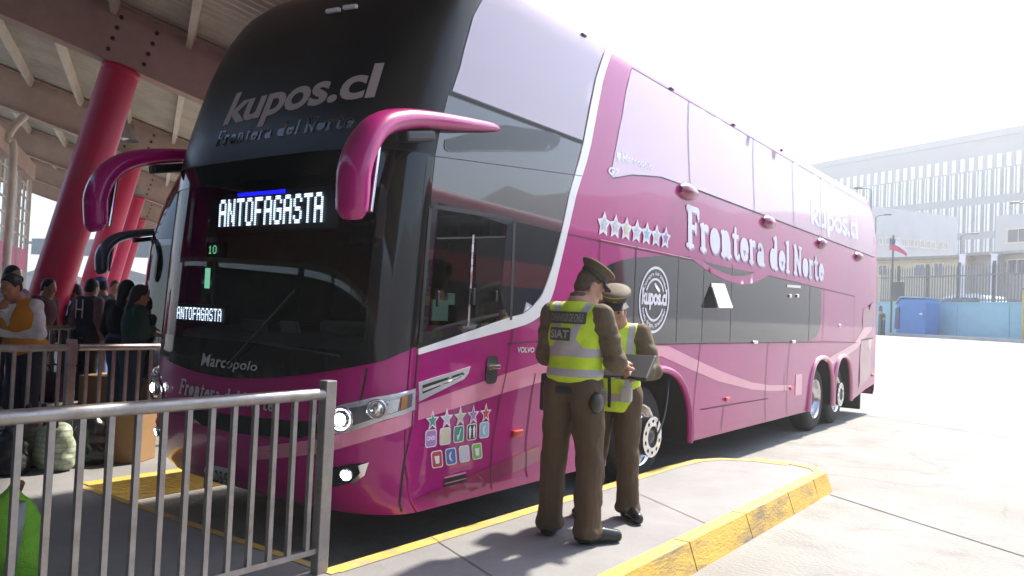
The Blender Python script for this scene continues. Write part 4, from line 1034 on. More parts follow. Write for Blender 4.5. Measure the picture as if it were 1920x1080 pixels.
# white car behind the fence
cr = thing('parked_car', 'white estate car parked behind the palisade fence, roof and windows showing', 'car', base(1812, 44.5)+np.array([0, 0, .5]), math.atan2(d_[1], d_[0]))
prof = [(-2.2, .35), (-2.25, .85), (-2.1, 1.05), (-1.55, 1.25), (-1.0, 1.72), (-.5, 1.83), (1.4, 1.85), (1.85, 1.7), (2.15, 1.2), (2.2, .5), (2.1, .35)]
mb = MB(); P = spline(prof, 4, True); n = len(P)
V = [(x, sy*(.85-.16*max(0, (z-1.15)/.7)), z) for sy in (-1, 1) for x, z in P]; mb.add(V, [(i, (i+1) % n, n+(i+1) % n, n+i) for i in range(n)], 0, True); mb.add(V[:n], [tuple(range(n))]); mb.add(V[n:], [tuple(reversed(range(n)))]); mb.build('body', WHITE, cr, fixn=True)
for nm, q in (('window', [(-1.3, 1.25), (-.92, 1.64), (-.45, 1.7), (-.4, 1.25)]), ('window', [(-.32, 1.25), (-.32, 1.71), (.5, 1.72), (.5, 1.25)]), ('window', [(.58, 1.25), (.58, 1.72), (1.4, 1.7), (1.75, 1.25)])):
    mb = MB(); 
    for sy in (-1, 1): mb.add([(x, sy*(.86-.16*max(0, (z-1.15)/.7)), z) for x, z in q], [(0, 1, 2, 3)])
    mb.build(nm, BLACKG, cr)
for x in (-1.4, 1.4):
    for sy in (-1, 1): MB().lathe([(.3, 0), (.33, .02), (.33, .18), (.2, .2), (0, .2)], (x, sy*.86-.1, .33), 'Y', 20).build('wheel', RUBBER, cr)
for sy in (-.6, .6): MB().tube([(-.5, sy, 1.88), (1.3, sy, 1.92)], .03, 6).build('roof_rail', ALU, cr)
cpk = MB().box(base(1812, 44.5)+np.array([0, 0, .2]), (7, 3.2, .58), rz=math.atan2(d_[1], d_[0])); struct(cpk, 'car_park', mat('car_park_concrete', (.3, .3, .29), .8))
# houses
def housewall(name, lab, pxa, pxb, depa, depb, ytop_a, col, wins, thick=6, roof=None, grp=None, cat='house', wmat=None):
    a, b = base(pxa, depa), base(pxb, depb); A, d, n, L = wallframe(a, b); za = htop(pxa, ytop_a, depa)
    h = thing(name, lab, cat, a, math.atan2(d[1], d[0]), grp)
    H = za-a[2]; m = mat(name+'_render', col, .85, var=.07, vs=.6, dirt=tuple(c*.75 for c in col), ds=.5, da=.4)
    mb = MB(); mb.box((L/2, thick/2, H/2-.5), (L, thick, H+1)); mb.build('wall', m, h)
    if roof: mb = MB(); mb.box((L/2, thick/2-.2, H+.1), (L+.5, thick+.7, .2)); mb.build('roof', mat(name+'_roof', roof, .8, var=.2, vs=2), h)
    for (x0, x1, y0_, y1_) in wins:
        # picture rectangle -> wall rectangle
        q = []
        for px, py in ((x0, y1_), (x1, y0_)):
            r_ = ray(px, py); k = np.dot(a-CAMP, n)/np.dot(r_, n); p = CAMP+k*r_-a; q.append((float(p@d), float(p[2])))
        (sa, zb), (sb, zt) = q
        f = MB(); cx, cz, ww, hh = (sa+sb)/2, (zb+zt)/2, abs(sb-sa), abs(zt-zb)
        for bx in (((cx, -.03, zt+.04), (ww+.2, .1, .08)), ((cx, -.05, zb-.05), (ww+.3, .16, .1)), ((cx-ww/2-.04, -.03, cz), (.08, .1, hh)), ((cx+ww/2+.04, -.03, cz), (.08, .1, hh)), ((cx, -.02, cz), (.05, .06, hh))): f.box(*bx)
        fo = f.build('window', CREAM, h); MB().box((cx, -.008, cz), (ww, .016, hh)).build('pane', wmat or mat('window_dark', (.1, .1, .13), .15), fo)
    return h
TEAL = mat('teal_curtain', (.15, .33, .38), .4)
housewall('house', 'low cream house with dark windows behind the palisade fence', 1560, 1806, 62, 54, 491, (.62, .53, .36), [(1648, 1663, 498, 516), (1717, 1734, 496, 517), (1752, 1768, 494, 517)], roof=(.25, .22, .2), wmat=mat('house_window', (.17, .18, .22), .3))
housewall('shed', 'plain grey beige wall of a shed right of the cream house', 1807, 1858, 55, 53, 481, (.4, .37, .33), [], roof=(.3, .28, .26), cat='shed')
housewall('house', 'beige two window house at the right edge beyond the fence', 1862, 2010, 54, 49, 478, (.5, .45, .38), [(1890, 1925, 487, 512)], roof=(.4, .38, .36))
for px, lab in ((1801, 'white square column at the corner of the cream house'), (1861, 'white square column between the shed and the beige house')):
    c = thing('column', lab, 'column', base(px, 52.5), 0, 'white columns by the houses'); zt = htop(px, 478, 52.5)-base(px, 52.5)[2]
    MB().box((0, 0, zt/2), (.35, .35, zt), bev=.02).build('shaft', DECALW, c); MB().box((0, 0, zt+.04), (.42, .42, .08)).build('cap', DECALW, c)
rw = thing('brick_wall', 'low rust red brick wall behind the palisade fence', 'wall', base(1803, 48)); A, d, n, L = wallframe(base(1803, 48), base(1912, 45)); 
MB().bar((0, 0, 1.1), tuple(d*L+np.array([0, 0, 1.1])), .2, 2.3).build('wall', mat('rust_brick', (.3, .13, .08), .9, var=.25, vs=6), rw); MB().bar((0, 0, 2.29), tuple(d*L+np.array([0, 0, 2.29])), .28, .08).build('coping', mat('brick_coping', (.35, .3, .27), .9), rw)
housewall('grey_house', 'pale grey upper house with a wide window at the right edge', 1862, 2010, 68, 62, 404, (.5, .5, .5), [(1890, 1930, 428, 455)], roof=None)
GBW = [(1648+11*i, 1648+11*i+(7 if i % 3 else 5), 446+i*.9, 457+i*.9) for i in range(0, 12)]
housewall('office_block', 'plain pale grey block with a row of small windows in front of the finned building', 1560, 1790, 81, 88, 377, (.5, .51, .51), GBW, 14, wmat=mat('block_window', (.34, .36, .38), .3), cat='building')
# big finned building
a, b = base(1440, 150), base(2040, 92)
fa = np.array([-.892, .452, 0]); Rr = at(2040, 600, 100); Rr[2] = gz(Rr[0], Rr[1])
top_r = htop(2040, 222, 100)-Rr[2]
fbd = thing('finned_building', 'huge pale building with rows of vertical slot windows filling the right background', 'building', Rr, math.atan2(fa[1], fa[0]))
LB = 150; FB = mat('finned_concrete', (.27, .285, .295), .8, var=.04, vs=.05)
mb = MB(); mb.box((LB/2, -9, top_r/2), (LB, 18, top_r)); mb.box((LB/2, -9, top_r+.5), (LB+.6, 18.6, 1.0)); mb.build('wall', FB, fbd)
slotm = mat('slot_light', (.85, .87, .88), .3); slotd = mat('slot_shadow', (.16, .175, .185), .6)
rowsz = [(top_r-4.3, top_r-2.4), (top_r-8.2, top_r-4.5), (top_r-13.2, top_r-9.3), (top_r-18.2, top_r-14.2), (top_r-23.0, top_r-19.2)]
cnt_ = 0; rest = MB()
for ri, (z0_, z1_) in enumerate(rowsz):
    for i in range(60):
        s = 1.0+i*1.34; wd = .62 if ri == 0 else .34
        if z0_ < 2: continue
        far = not (ri < 4 and 4 <= i < 29)
        mb = rest if far else MB()
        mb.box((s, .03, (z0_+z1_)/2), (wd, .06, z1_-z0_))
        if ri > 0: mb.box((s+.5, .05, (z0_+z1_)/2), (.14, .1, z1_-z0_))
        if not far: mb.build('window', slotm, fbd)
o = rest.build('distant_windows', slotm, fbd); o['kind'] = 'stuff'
sh = MB()  # shade beside each slot, painted as thin dark strips
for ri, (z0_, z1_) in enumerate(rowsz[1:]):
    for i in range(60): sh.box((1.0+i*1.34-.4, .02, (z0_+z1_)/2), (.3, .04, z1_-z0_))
o = sh.build('slot_shadow_strips', slotd, fbd); o['kind'] = 'stuff'
# flag, cabinet, street lamps
fl = thing('flagpole', 'thin pole with a red, white and blue flag drooping above the blue tank', 'flag', base(1670, 41)); zt = htop(1670, 440, 41)-base(1670, 41)[2]
MB().tube([(0, 0, 0), (0, 0, zt)], .05, 8).build('pole', STEELD, fl)
def flagpart(nm, m, u0, u1, v0, v1):
    mb = MB(); U = np.linspace(u0, u1, 10); Vv = np.linspace(v0, v1, 5)
    P = [(-.2+u*.85, -.06+.1*math.sin(u*7+v*2), zt-.15-v*.62-u*u*.5*(1.2-v*.5)) for v in Vv for u in U]
    mb.add(P, [(j*10+i, j*10+i+1, (j+1)*10+i+1, (j+1)*10+i) for j in range(4) for i in range(9)], 0, True); mb.build(nm, m, fl)
flagpart('flag_blue', mat('flag_blue_cloth', (.16, .18, .34), .8), .02, .36, 0, .5); flagpart('flag_white', DECALW, .36, 1, 0, .5); flagpart('flag_red', mat('flag_red_cloth', (.65, .08, .16), .8), .02, 1, .5, 1)
cb = thing('cabinet', 'dark grey electrical cabinet on a post left of the blue tank top', 'cabinet', base(1683, 41.5)); zt = htop(1683, 528, 41.5)-base(1683, 41.5)[2]
MB().box((0, 0, zt-.5), (.5, .35, 1.0), bev=.03).build('box', STEELD, cb); MB().tube([(0, 0, 0), (0, 0, zt-.9)], .07, 10).build('post', STEELD, cb); MB().tube([(0, 0, zt), (0, 0, zt+.65)], .05, 8).build('mast', STEELD, cb)
def streetlamp(px, py, d, lab, arm=-1):
    b = base(px, d); h = htop(px, py, d)-b[2]; l = thing('street_lamp', lab, 'street lamp', b, 0, 'street lamps beyond the yard')
    MB().tube([(0, 0, 0), (0, 0, h-.1), (arm*.2, 0, h+.03), (arm*.6, 0, h+.06)], [.07, .045, .04, .04], 10).build('pole', PALG, l)
    MB().box((arm*.8, 0, h+.08), (.5, .24, .11), bev=.04).build('lamp_head', STEELD, l)
streetlamp(1626, 352, 50, 'grey street lamp rising just behind the tail of the coach')
streetlamp(1636, 404, 58, 'pale street lamp behind the tail of the coach, lower of the two', 1)
streetlamp(1925, 380, 50, 'grey street lamp head at the right edge of the yard')
streetlamp(1797, 440, 55, 'slim pale lamp post standing over the cream house', 1)
hs = [(300, 530, 120, 'pale low house far behind the red pillars')]
for i, (px, w_, hh, d, lab) in enumerate(((120, 9, 3.6, 110, 'pale grey low house far off behind the nearest red pillar'), (215, 8, 4.2, 120, 'pale low house far off between second and third red pillars'), (270, 12, 3.4, 105, 'long low pale house far off left of the dark coach'))):
    h = thing('distant_house', lab, 'house', base(px, d, 548), R(29), 'far houses beyond the terminal')
    MB().box((0, 0, hh/2), (w_, 6, hh)).build('wall', mat('far_house', (.42, .42, .4), .9, var=.1), h)
    mb = MB(); mb.prism([(-w_/2-.3, hh), (w_/2+.3, hh), (0, hh+1.3)], -3.2, 3.2, fn=lambda x, y, z: (x, z, y)); mb.build('roof', mat('far_roof', (.33, .31, .3), .9, var=.1), h, fixn=True)
    for x in (-w_*.25, w_*.25): MB().box((x, -3.02, hh*.55), (1.1, .05, 1.1)).build('window', mat('far_window', (.2, .21, .23), .4), h)
# ------------------------------------------------------------------ organic surfaces: smooth distance field -> mesh
def v3(*a): return np.array(a, float)
class SDF:
    def __init__(s, lo, hi, vox, k=.02):
        s.lo = np.array(lo, float); s.h = vox; s.k = k; s.n = np.ceil((np.array(hi)-s.lo)/vox).astype(int)+1
        s.d = np.full(s.n, .25, np.float32)
    def _blk(s, lo, hi):
        a = np.maximum(((np.array(lo)-s.lo)/s.h).astype(int)-1, 0); b = np.minimum(((np.array(hi)-s.lo)/s.h).astype(int)+3, s.n)
        if (b <= a).any(): return None
        ax = [s.lo[i]+s.h*np.arange(a[i], b[i]) for i in range(3)]
        sl = tuple(slice(a[i], b[i]) for i in range(3))
        return sl, np.meshgrid(*ax, indexing='ij')
    def _mix(s, sl, d, k, sub):
        o = s.d[sl]; d = d.astype(np.float32)
        if sub: d = -d; h = np.clip(.5-.5*(d-o)/-k if False else .5+.5*(d-o)/k, 0, 1); s.d[sl] = o*(1-h)+d*h+k*h*(1-h)
        else: h = np.clip(.5+.5*(o-d)/k, 0, 1); s.d[sl] = o*(1-h)+d*h-k*h*(1-h)
    def cap(s, a, b, ra, rb=None, k=None, sub=False):
        rb = ra if rb is None else rb; k = k or s.k; a = np.array(a, float); b = np.array(b, float); m = max(ra, rb)+k*1.5+s.h*2
        r = s._blk(np.minimum(a, b)-m, np.maximum(a, b)+m)
        if r is None: return s
        sl, (X, Y, Z) = r; ba = b-a; L = max(ba@ba, 1e-9)
        t = np.clip(((X-a[0])*ba[0]+(Y-a[1])*ba[1]+(Z-a[2])*ba[2])/L, 0, 1)
        d = np.sqrt((X-a[0]-ba[0]*t)**2+(Y-a[1]-ba[1]*t)**2+(Z-a[2]-ba[2]*t)**2)-(ra+(rb-ra)*t)
        s._mix(sl, d, k, sub); return s
    def chain(s, P, rr, **q):
        for i in range(len(P)-1): s.cap(P[i], P[i+1], rr[i], rr[i+1], **q)
        return s
    def ell(s, c, r, M=None, k=None, sub=False):
        k = k or s.k; c = np.array(c, float); r = np.array(r, float); m = r.max()+k*1.5+s.h*2
        q = s._blk(c-m, c+m)
        if q is None: return s
        sl, (X, Y, Z) = q; P = np.stack([X-c[0], Y-c[1], Z-c[2]], -1)
        if M is not None: P = P@np.array(M)
        l = np.sqrt(((P/r)**2).sum(-1)); l2 = np.sqrt(((P/r**2)**2).sum(-1))+1e-9
        s._mix(sl, l*(l-1)/l2, k, sub); return s
    def plane(s, p, n, k=.01):
        """cut away the side the normal points to"""
        ax = [s.lo[i]+s.h*np.arange(s.n[i]) for i in range(3)]; X, Y, Z = np.meshgrid(*ax, indexing='ij'); n = np.array(n, float); n /= np.linalg.norm(n)
        d = ((X-p[0])*n[0]+(Y-p[1])*n[1]+(Z-p[2])*n[2]).astype(np.float32); h = np.clip(.5+.5*(d-s.d)/k, 0, 1); s.d = s.d*(1-h)+d*h+k*h*(1-h); return s
    def wrinkle(s, amp, f=22, seed=1, zs=.5):
        ax = [s.lo[i]+s.h*np.arange(s.n[i]) for i in range(3)]; X, Y, Z = np.meshgrid(*ax, indexing='ij'); rg = np.random.RandomState(seed); w_ = 0
        for i in range(5):
            d = rg.normal(size=3); d /= np.linalg.norm(d); d[2] = d[2]*.18 if zs < 0 else d[2]+(1 if d[2] > 0 else -1)*zs; w_ = w_+.9-1.8*abs(np.sin(.5*((X*d[0]+Y*d[1]+Z*d[2])*f*rg.uniform(.6, 1.5)+rg.uniform(0, 6)+1.5*np.sin(Z*f*.4+i))))
        s.d = (s.d+amp*w_/3).astype(np.float32); return s
    def mesh(s, name, m, parent=None):
        d = s.d; n = np.array(d.shape); ins = d < 0
        c = np.zeros(n-1, int)
        for i in (0, 1):
            for j in (0, 1):
                for k in (0, 1): c += ins[i:n[0]-1+i, j:n[1]-1+j, k:n[2]-1+k]
        act = (c > 0) & (c < 8); idx = np.full(n-1, -1, int); I = np.argwhere(act); idx[act] = np.arange(len(I))
        acc = np.zeros((len(I), 3)); num = np.zeros(len(I))
        co = [(a, b, e) for a in (0, 1) for b in (0, 1) for e in (0, 1)]
        for p in range(8):
            for q in range(p+1, 8):
                A, B = np.array(co[p]), np.array(co[q])
                if np.abs(A-B).sum() != 1: continue
                da = d[tuple((I+A).T)]; db = d[tuple((I+B).T)]; x = (da < 0) != (db < 0)
                t = np.where(x, da/(da-db+1e-12), 0)[:, None]; acc += np.where(x[:, None], A+(B-A)*t, 0); num += x
        V = s.lo+(I+acc/num[:, None])*s.h
        F = []
        for ax in range(3):
            o1, o2 = [(1, 2), (2, 0), (0, 1)][ax]
            sl0 = [slice(1, n[i]-1) for i in range(3)]; sl0[ax] = slice(0, n[ax]-1); sl1 = list(sl0); sl1[ax] = slice(1, n[ax])
            a_, b_ = ins[tuple(sl0)], ins[tuple(sl1)]; x = a_ != b_; E = np.argwhere(x)+np.array([sl0[i].start for i in range(3)])
            up = a_[x]; e1 = np.zeros(3, int); e1[o1] = 1; e2 = np.zeros(3, int); e2[o2] = 1
            g = lambda P: idx[tuple(P.T)]
            Q = np.stack([g(E-e1-e2), g(E-e2), g(E), g(E-e1)], 1); Q[~up] = Q[~up][:, ::-1]; F.append(Q[(Q >= 0).all(1)])
        F = np.concatenate(F); me = bpy.data.meshes.new(name); me.vertices.add(len(V)); me.vertices.foreach_set('co', V.astype(np.float32).ravel())
        me.loops.add(len(F)*4); me.loops.foreach_set('vertex_index', F.ravel().astype(np.int32)); me.polygons.add(len(F))
        me.polygons.foreach_set('loop_start', np.arange(0, len(F)*4, 4, dtype=np.int32)); me.polygons.foreach_set('use_smooth', [True]*len(F))
        me.update(); me.validate(); me.materials.append(m); o = bpy.data.objects.new(name, me); COL.objects.link(o)
        if parent: o.parent = parent
        return o

SKIN = mat('skin', (.5, .27, .18), .5, var=.12, vs=14, spec=.4); SKIN2 = mat('tanned_skin', (.36, .18, .11), .5, var=.12, vs=14)
HAIRD = mat('dark_hair', (.012, .01, .009), .55, var=.4, vs=40, vstretch=(1, 1, .2)); HAIRB = mat('cropped_hair', (.085, .058, .042), .85, var=.3, vs=60)
UNI = mat('olive_uniform_cloth', (.118, .085, .046), .85, var=.16, vs=9, bump=.85, bs=13); UNIT = mat('brown_uniform_trousers', (.09, .057, .03), .85, var=.16, vs=8, bump=.9, bs=15, vstretch=(1, 1, .22))
BOOT = mat('polished_boot', (.012, .012, .012), .18, var=.3)
def vest_mat(name, bands):
    """lime cloth with grey reflective bands at given heights (object coordinates)"""
    m = mat(name, (.54, .74, .02), .65, var=.1, vs=7, bump=.6, bs=14); nt = m.node_tree; b = nt.nodes['Principled BSDF']
    src = b.inputs['Base Color'].links[0].from_socket; tc = node(nt, 'ShaderNodeTexCoord'); sp = node(nt, 'ShaderNodeSeparateXYZ'); nt.links.new(tc.outputs['Object'], sp.inputs[0])
    tot = None
    def mth(op, a, b_=None):
        n_ = node(nt, 'ShaderNodeMath', operation=op)
        for i, x in enumerate((a, b_)):
            if x is None: continue
            if isinstance(x, (int, float)): n_.inputs[i].default_value = x
            else: nt.links.new(x, n_.inputs[i])
        return n_.outputs[0]
    for (kx, kz, c, hw, lo, hi) in bands:
        # band |kx*|x| + kz*z - c| < hw within lo<z<hi
        e = mth('ADD', mth('MULTIPLY', mth('ABSOLUTE', sp.outputs[0]), kx), mth('MULTIPLY', sp.outputs[2], kz))
        r_ = mth('LESS_THAN', mth('ABSOLUTE', mth('SUBTRACT', e, c)), hw)
        r_ = mth('MULTIPLY', mth('MULTIPLY', r_, mth('GREATER_THAN', sp.outputs[2], lo)), mth('LESS_THAN', sp.outputs[2], hi))
        tot = r_ if tot is None else mth('MAXIMUM', tot, r_)
    mx = node(nt, 'ShaderNodeMix', data_type='RGBA'); nt.links.new(tot, mx.inputs[0]); nt.links.new(src, mx.inputs[6]); mx.inputs[7].default_value = (.42, .4, .42, 1); nt.links.new(mx.outputs[2], b.inputs['Base Color'])
    return m
def rotz(p, a): c, s_ = math.cos(a), math.sin(a); return np.array([p[0]*c-p[1]*s_, p[0]*s_+p[1]*c, p[2]])
def head_prims(f, c, yaw=0, pitch=0, s=1.0, fine=True):
    """head centred at c (middle of the skull), facing +y before yaw; pitch>0 looks down"""
    Mx = np.array(Matrix.Rotation(yaw, 3, 'Z')@Matrix.Rotation(-pitch, 3, 'X'))
    T = lambda x, y, z: c+Mx@np.array([x, y, z])*s
    E = lambda p, r, **q: f.ell(T(*p), np.array(r)*s, M=Mx, **q)
    E((0, -.012, .035), (.074, .095, .09), k=.02); E((0, .02, -.02), (.066, .078, .085), k=.02); E((0, .045, -.075), (.046, .048, .045), k=.02)
    f.cap(T(0, .02, -.085), T(.0, .07, -.098), .03*s, .022*s, k=.02)
    f.cap(T(.055, .0, -.05), T(.028, .06, -.095), .024*s, .02*s, k=.015); f.cap(T(-.055, .0, -.05), T(-.028, .06, -.095), .024*s, .02*s, k=.015)
    f.cap(T(-.035, .083, .022), T(.035, .083, .022), .012*s, .012*s, k=.012)
    f.cap(T(0, .088, .015), T(0, .112, -.03), .009*s, .014*s, k=.008); f.ell(T(0, .1, -.034), (.017*s, .012*s, .009*s), M=Mx, k=.008)
    for sg in (1, -1):
        f.ell(T(sg*.031, .094, .002), (.016*s, .012*s, .011*s), M=Mx, k=.008, sub=True)
        f.cap(T(sg*.04, .07, -.025), T(sg*.046, .055, -.02), .022*s, .02*s, k=.02)
        f.ell(T(sg*.078, -.008, -.012), (.011*s, .022*s, .034*s), M=Mx, k=.006); f.ell(T(sg*.086, -.004, -.01), (.006*s, .012*s, .02*s), M=Mx, k=.004, sub=True)
    f.cap(T(-.02, .094, -.062), T(.02, .094, -.062), .009*s, .009*s, k=.008); f.cap(T(-.018, .09, -.074), T(.018, .09, -.074), .009*s, k=.008); f.cap(T(-.022, .106, -.068), T(.022, .106, -.068), .003*s, k=.004, sub=True)
    return T, Mx
def hand_prims(f, wrist, d, up, curl=.6, sg=1, s=1.0):
    """palm and five fingers; d along the hand, up = back of the hand, thumb on the side sg*cross(d,up)"""
    d = np.array(d, float); d /= np.linalg.norm(d); up = np.array(up, float); up -= d*(up@d); up /= np.linalg.norm(up); t = np.cross(d, up)*sg
    W = np.array(wrist, float)
    for q in (-.026, -.009, .009, .026): f.cap(W+t*q*.7*s, W+(d*.078+t*q)*s, .016*s, .012*s, k=.01)
    for i, (q, L) in enumerate(((.028, .07), (.0095, .08), (-.0095, .074), (-.028, .058))):
        p = W+(d*.085+t*q)*s; a = curl*(.55+.12*i)*.6; r = .0092*s
        for seg, ll in enumerate((.45, .3, .25)):
            dd = d*math.cos(a)-up*math.sin(a); p2 = p+dd*L*ll*s; f.cap(p, p2, r, r*.93, k=.004); p = p2; a += curl*.75; r *= .93
    p = W+(d*.02+t*.026)*s
    for ll, a in ((.042, .7), (.032, .35), (.026, .15)):
        dd = d*math.cos(a)+t*math.sin(a)*.9-up*curl*.35; dd /= np.linalg.norm(dd); p2 = p+dd*ll*s; f.cap(p, p2, .0125*s, .0105*s, k=.006); p = p2

OLIVE = mat('olive_cap_cloth', (.1, .075, .045), .75, var=.12, vs=20); GOLD = mat('cap_braid', (.5, .38, .16), .5, .3)
def officer(lab, loc, rz, J, yaw, pitch, vm, cloth, trous, back_text, seed, vz=0.0, B=1.0):
    """J: joints in the officer's own frame, facing +y"""
    p = None
    lo, hi = (-.52, -.5, -.02), (.52, .62, 1.95)
    f = SDF(lo, hi, .0065, .02); hc = J['head']
    f.cap(J['neck'], hc+v3(0, 0, -.06), .058, .054); T, Mx = head_prims(f, hc, yaw, pitch)
    f.cap(J['pelvis'], J['neck'], .11, .08, k=.05); f.cap(J['shR'], J['shL'], .05, .05, k=.04)
    for sd, sg in (('R', 1), ('L', -1)):
        f.chain([J['sh'+sd], J['el'+sd], J['wr'+sd]], [.05, .042, .028]); hand_prims(f, J['wr'+sd], J['hd'+sd], J['hu'+sd], J.get('curl'+sd, .9), J.get('ts'+sd, sg))
        f.chain([J['hip'+sd], J['kn'+sd], J['an'+sd]], [.075, .055, .04]); f.cap(J['an'+sd]+v3(0, 0, -.03), J['to'+sd], .024, .018)
    body = f.mesh('person', SKIN2 if seed == 2 else SKIN); body.location = loc; body.rotation_euler = (0, 0, rz); tag(body, lab, 'person', None)
    for sg in (1, -1):
        e = MB().lathe([(.001, -.011), (.008, -.008), (.011, 0), (.008, .008), (.001, .011)], T(sg*.031, .086, .002), 'Y', 10); e.build('eye', mat('eye_dark', (.03, .02, .02), .15), body)
    # trousers
    f = SDF((-.4, -.35, .02), (.4, .35, 1.12), .008, .03)
    for sd, sg in (('R', 1), ('L', -1)):
        h, kn, an = J['hip'+sd], J['kn'+sd], J['an'+sd]
        f.chain([h+v3(sg*.005, 0, .02), (h+kn)/2, kn, (kn+an)/2, an+v3(0, .005, -.015)], [.115*B, .1*B, .088*B, .083*B, .088*B])
        f.cap(h+v3(sg*.0, -.045, .0), h+v3(0, -.02, -.12), .085, .07); f.ell(an+v3(0, .02, -.01), (.088, .1, .035))
    f.ell(J['pelvis']+v3(0, 0, .03), (.185*B, .135*B, .13), k=.05); f.wrinkle(.0065, 44, seed, -1); f.plane((0, 0, .045), (0, 0, -1)); f.mesh('trousers', trous, body)
    for sd in 'RL':
        an, to = J['an'+sd], J['to'+sd]; g = SDF(np.minimum(an, to)-.13, np.maximum(an, to)+.13, .007, .02); a2 = v3(an[0], an[1], .05); t2 = v3(to[0], to[1], .035)
        g.cap(a2+(a2-t2)*.2, a2, .046, .054); g.cap(a2+v3(0, 0, .005), t2, .054, .038, k=.03); g.cap(v3(*an[:2], .17), a2, .06, .056); g.cap((a2+t2)/2+v3(0, 0, .02), t2+v3(0, 0, .012), .045, .036); g.plane((0, 0, .006), (0, 0, -1)); g.mesh('boot', BOOT, body)
    # jacket with sleeves
    f = SDF((-.5, -.4, .82), (.5, .6, 1.66), .008, .03)
    ch = (J['shR']+J['shL'])/2; pl = J['pelvis']
    f.ell(ch+v3(0, .012, -.13), (.19*B, .13*B, .2), k=.05); f.ell((ch+pl)/2+v3(0, .02, -.06), (.175*B, .132*B, .2), k=.05); f.ell(pl+v3(0, 0, .06), (.18*B, .132*B, .1), k=.04)
    f.cap(J['shR']+v3(-.02, 0, .0), J['shL']+v3(.02, 0, 0), .066, k=.04); f.cap(ch+v3(0, 0, .02), J['neck']+v3(0, 0, .015), .075, .066, k=.03)
    for sd in 'RL':
        s_, e, w_ = J['sh'+sd], J['el'+sd], J['wr'+sd]; f.chain([s_, (s_+e)/2, e, (e+w_)/2, w_-(w_-e)*.03], [.078, .071, .063, .057, .048])
        f.ell(e+(e-w_)*.05, (.066, .066, .06))
    f.wrinkle(.006, 40, seed+3); jk = f.mesh('jacket', cloth, body)
    g = SDF(J['neck']-.14, J['neck']+.14, .007, .02); g.cap(J['neck']+v3(0, -.01, -.01), J['neck']+v3(0, .0, .035), .078, .07); g.cap(J['neck']+v3(0, .0, .02), J['neck']+v3(0, .02, .12), .054, .054, sub=True); g.mesh('collar', cloth, body)
    # vest
    f = SDF((-.34, -.34, .7), (.34, .34, 1.66), .008, .03)
    if not back_text: f.ell(pl+v3(0, 0, -.06), (.2*B, .155*B, .16), k=.04)
    f.ell(ch+v3(0, .012, -.13), (.206*B, .152*B, .215), k=.05); f.ell((ch+pl)/2+v3(0, .02, -.06), (.195*B, .155*B, .22), k=.05); f.ell(pl+v3(0, 0, .07), (.2*B, .158*B, .1), k=.04)
    f.cap(J['shR']+v3(-.035, 0, .006), J['shL']+v3(.035, 0, .006), .076, k=.04); f.cap(ch+v3(0, 0, .02), J['neck']+v3(0, 0, -.02), .085, .07, k=.03)
    f.wrinkle(.006, 24, seed+5)
    for sd, sg in (('R', 1), ('L', -1)):
        s_, e = J['sh'+sd], J['el'+sd]; f.cap(s_+v3(sg*.06, 0, .03), s_+(e-s_)*.45+v3(sg*.045, 0, 0), .098, .085, k=.012, sub=True)
    f.cap(J['neck']+v3(0, .01, .0), J['neck']+v3(0, .02, .15), .08, .1, k=.01, sub=True)
    if not back_text: f.cap(J['neck']+v3(0, .12, .02), J['neck']+v3(0, .2, -.19), .07, .02, k=.01, sub=True)
    f.plane((0, -.1, vz), (0, .12, -1)); vest = f.mesh('vest', vm, body)
    # belt gear
    if back_text:
        zb = pl[2]-.03
        b = MB(); b.lathe([(.185, -.025), (.19, 0), (.185, .025)], (0, 0, zb), 'Z', 32, sy=.74); b.build('belt', BLACKP, body)
        b = MB(); b.box((-.2, -.02, zb-.06), (.05, .1, .2), bev=.015); b.box((-.21, -.03, zb+.05), (.04, .05, .08), bev=.012); b.build('holster', BLACKP, body)
        b = MB(); b.box((.195, .02, zb-.04), (.04, .09, .12), bev=.012); b.build('belt_pouch', BLACKP, body)
    # cap
    Mh = Matrix(Mx.tolist()); c = lambda x, y, z: T(x, y, z)
    cpM = Mh@Matrix.Rotation(R(-7), 3, 'X')
    q = MB(); q.lathe([(.083, -.0), (.086, .035), (.094, .055), (.112, .072), (.117, .08), (.112, .087), (.05, .1), (0, .102)], c(0, -.008, .062), 'Z', 36, M=cpM, sy=1.12); cap = q.build('cap', OLIVE, body)
    q = MB(); q.lathe([(.0845, .002), (.0885, .033)], c(0, -.008, .062), 'Z', 36, M=cpM, sy=1.12); q.build('cap_band', mat('cap_band', (.04, .03, .02), .7), cap)
    q = MB(); q.lathe([(.118, .077), (.118, .083)], c(0, -.008, .062), 'Z', 36, M=cpM, sy=1.12); q.build('cap_piping', GOLD, cap)
    q = MB(); Pv = []; 
    for i in range(13):
        a = R(-65+130*i/12)
        for r_, z in ((.088, .07), (.142, .05)): x, y = r_*math.sin(a), (r_*1.1)*math.cos(a); Pv.append(c(x*(1 if r_ < .1 else .8), y-.006, z-(.01 if r_ > .1 else 0)))
    q.add(Pv, [(2*i, 2*i+1, 2*i+3, 2*i+2) for i in range(12)], 0, True); q.add([v-np.array([0, 0, .004]) for v in Pv], [(2*i+2, 2*i+3, 2*i+1, 2*i) for i in range(12)], 0, True); q.build('visor', BLACKP, cap)
    MB().box(c(0, .086, .088), (.03, .012, .03), M=Mh, bev=.005).build('cap_badge', GOLD, cap)
    g = SDF(hc-.14, hc+.16, .006, .015); g.ell(T(0, -.014, .034), (.0752, .0965, .091), M=Mx); g.ell(T(0, -.04, -.025), (.066, .066, .06), M=Mx); g.plane(T(0, .03, 0), Mx@v3(0, 1, -.3)); g.plane(T(0, 0, -.07), Mx@v3(0, .3, -1)); 
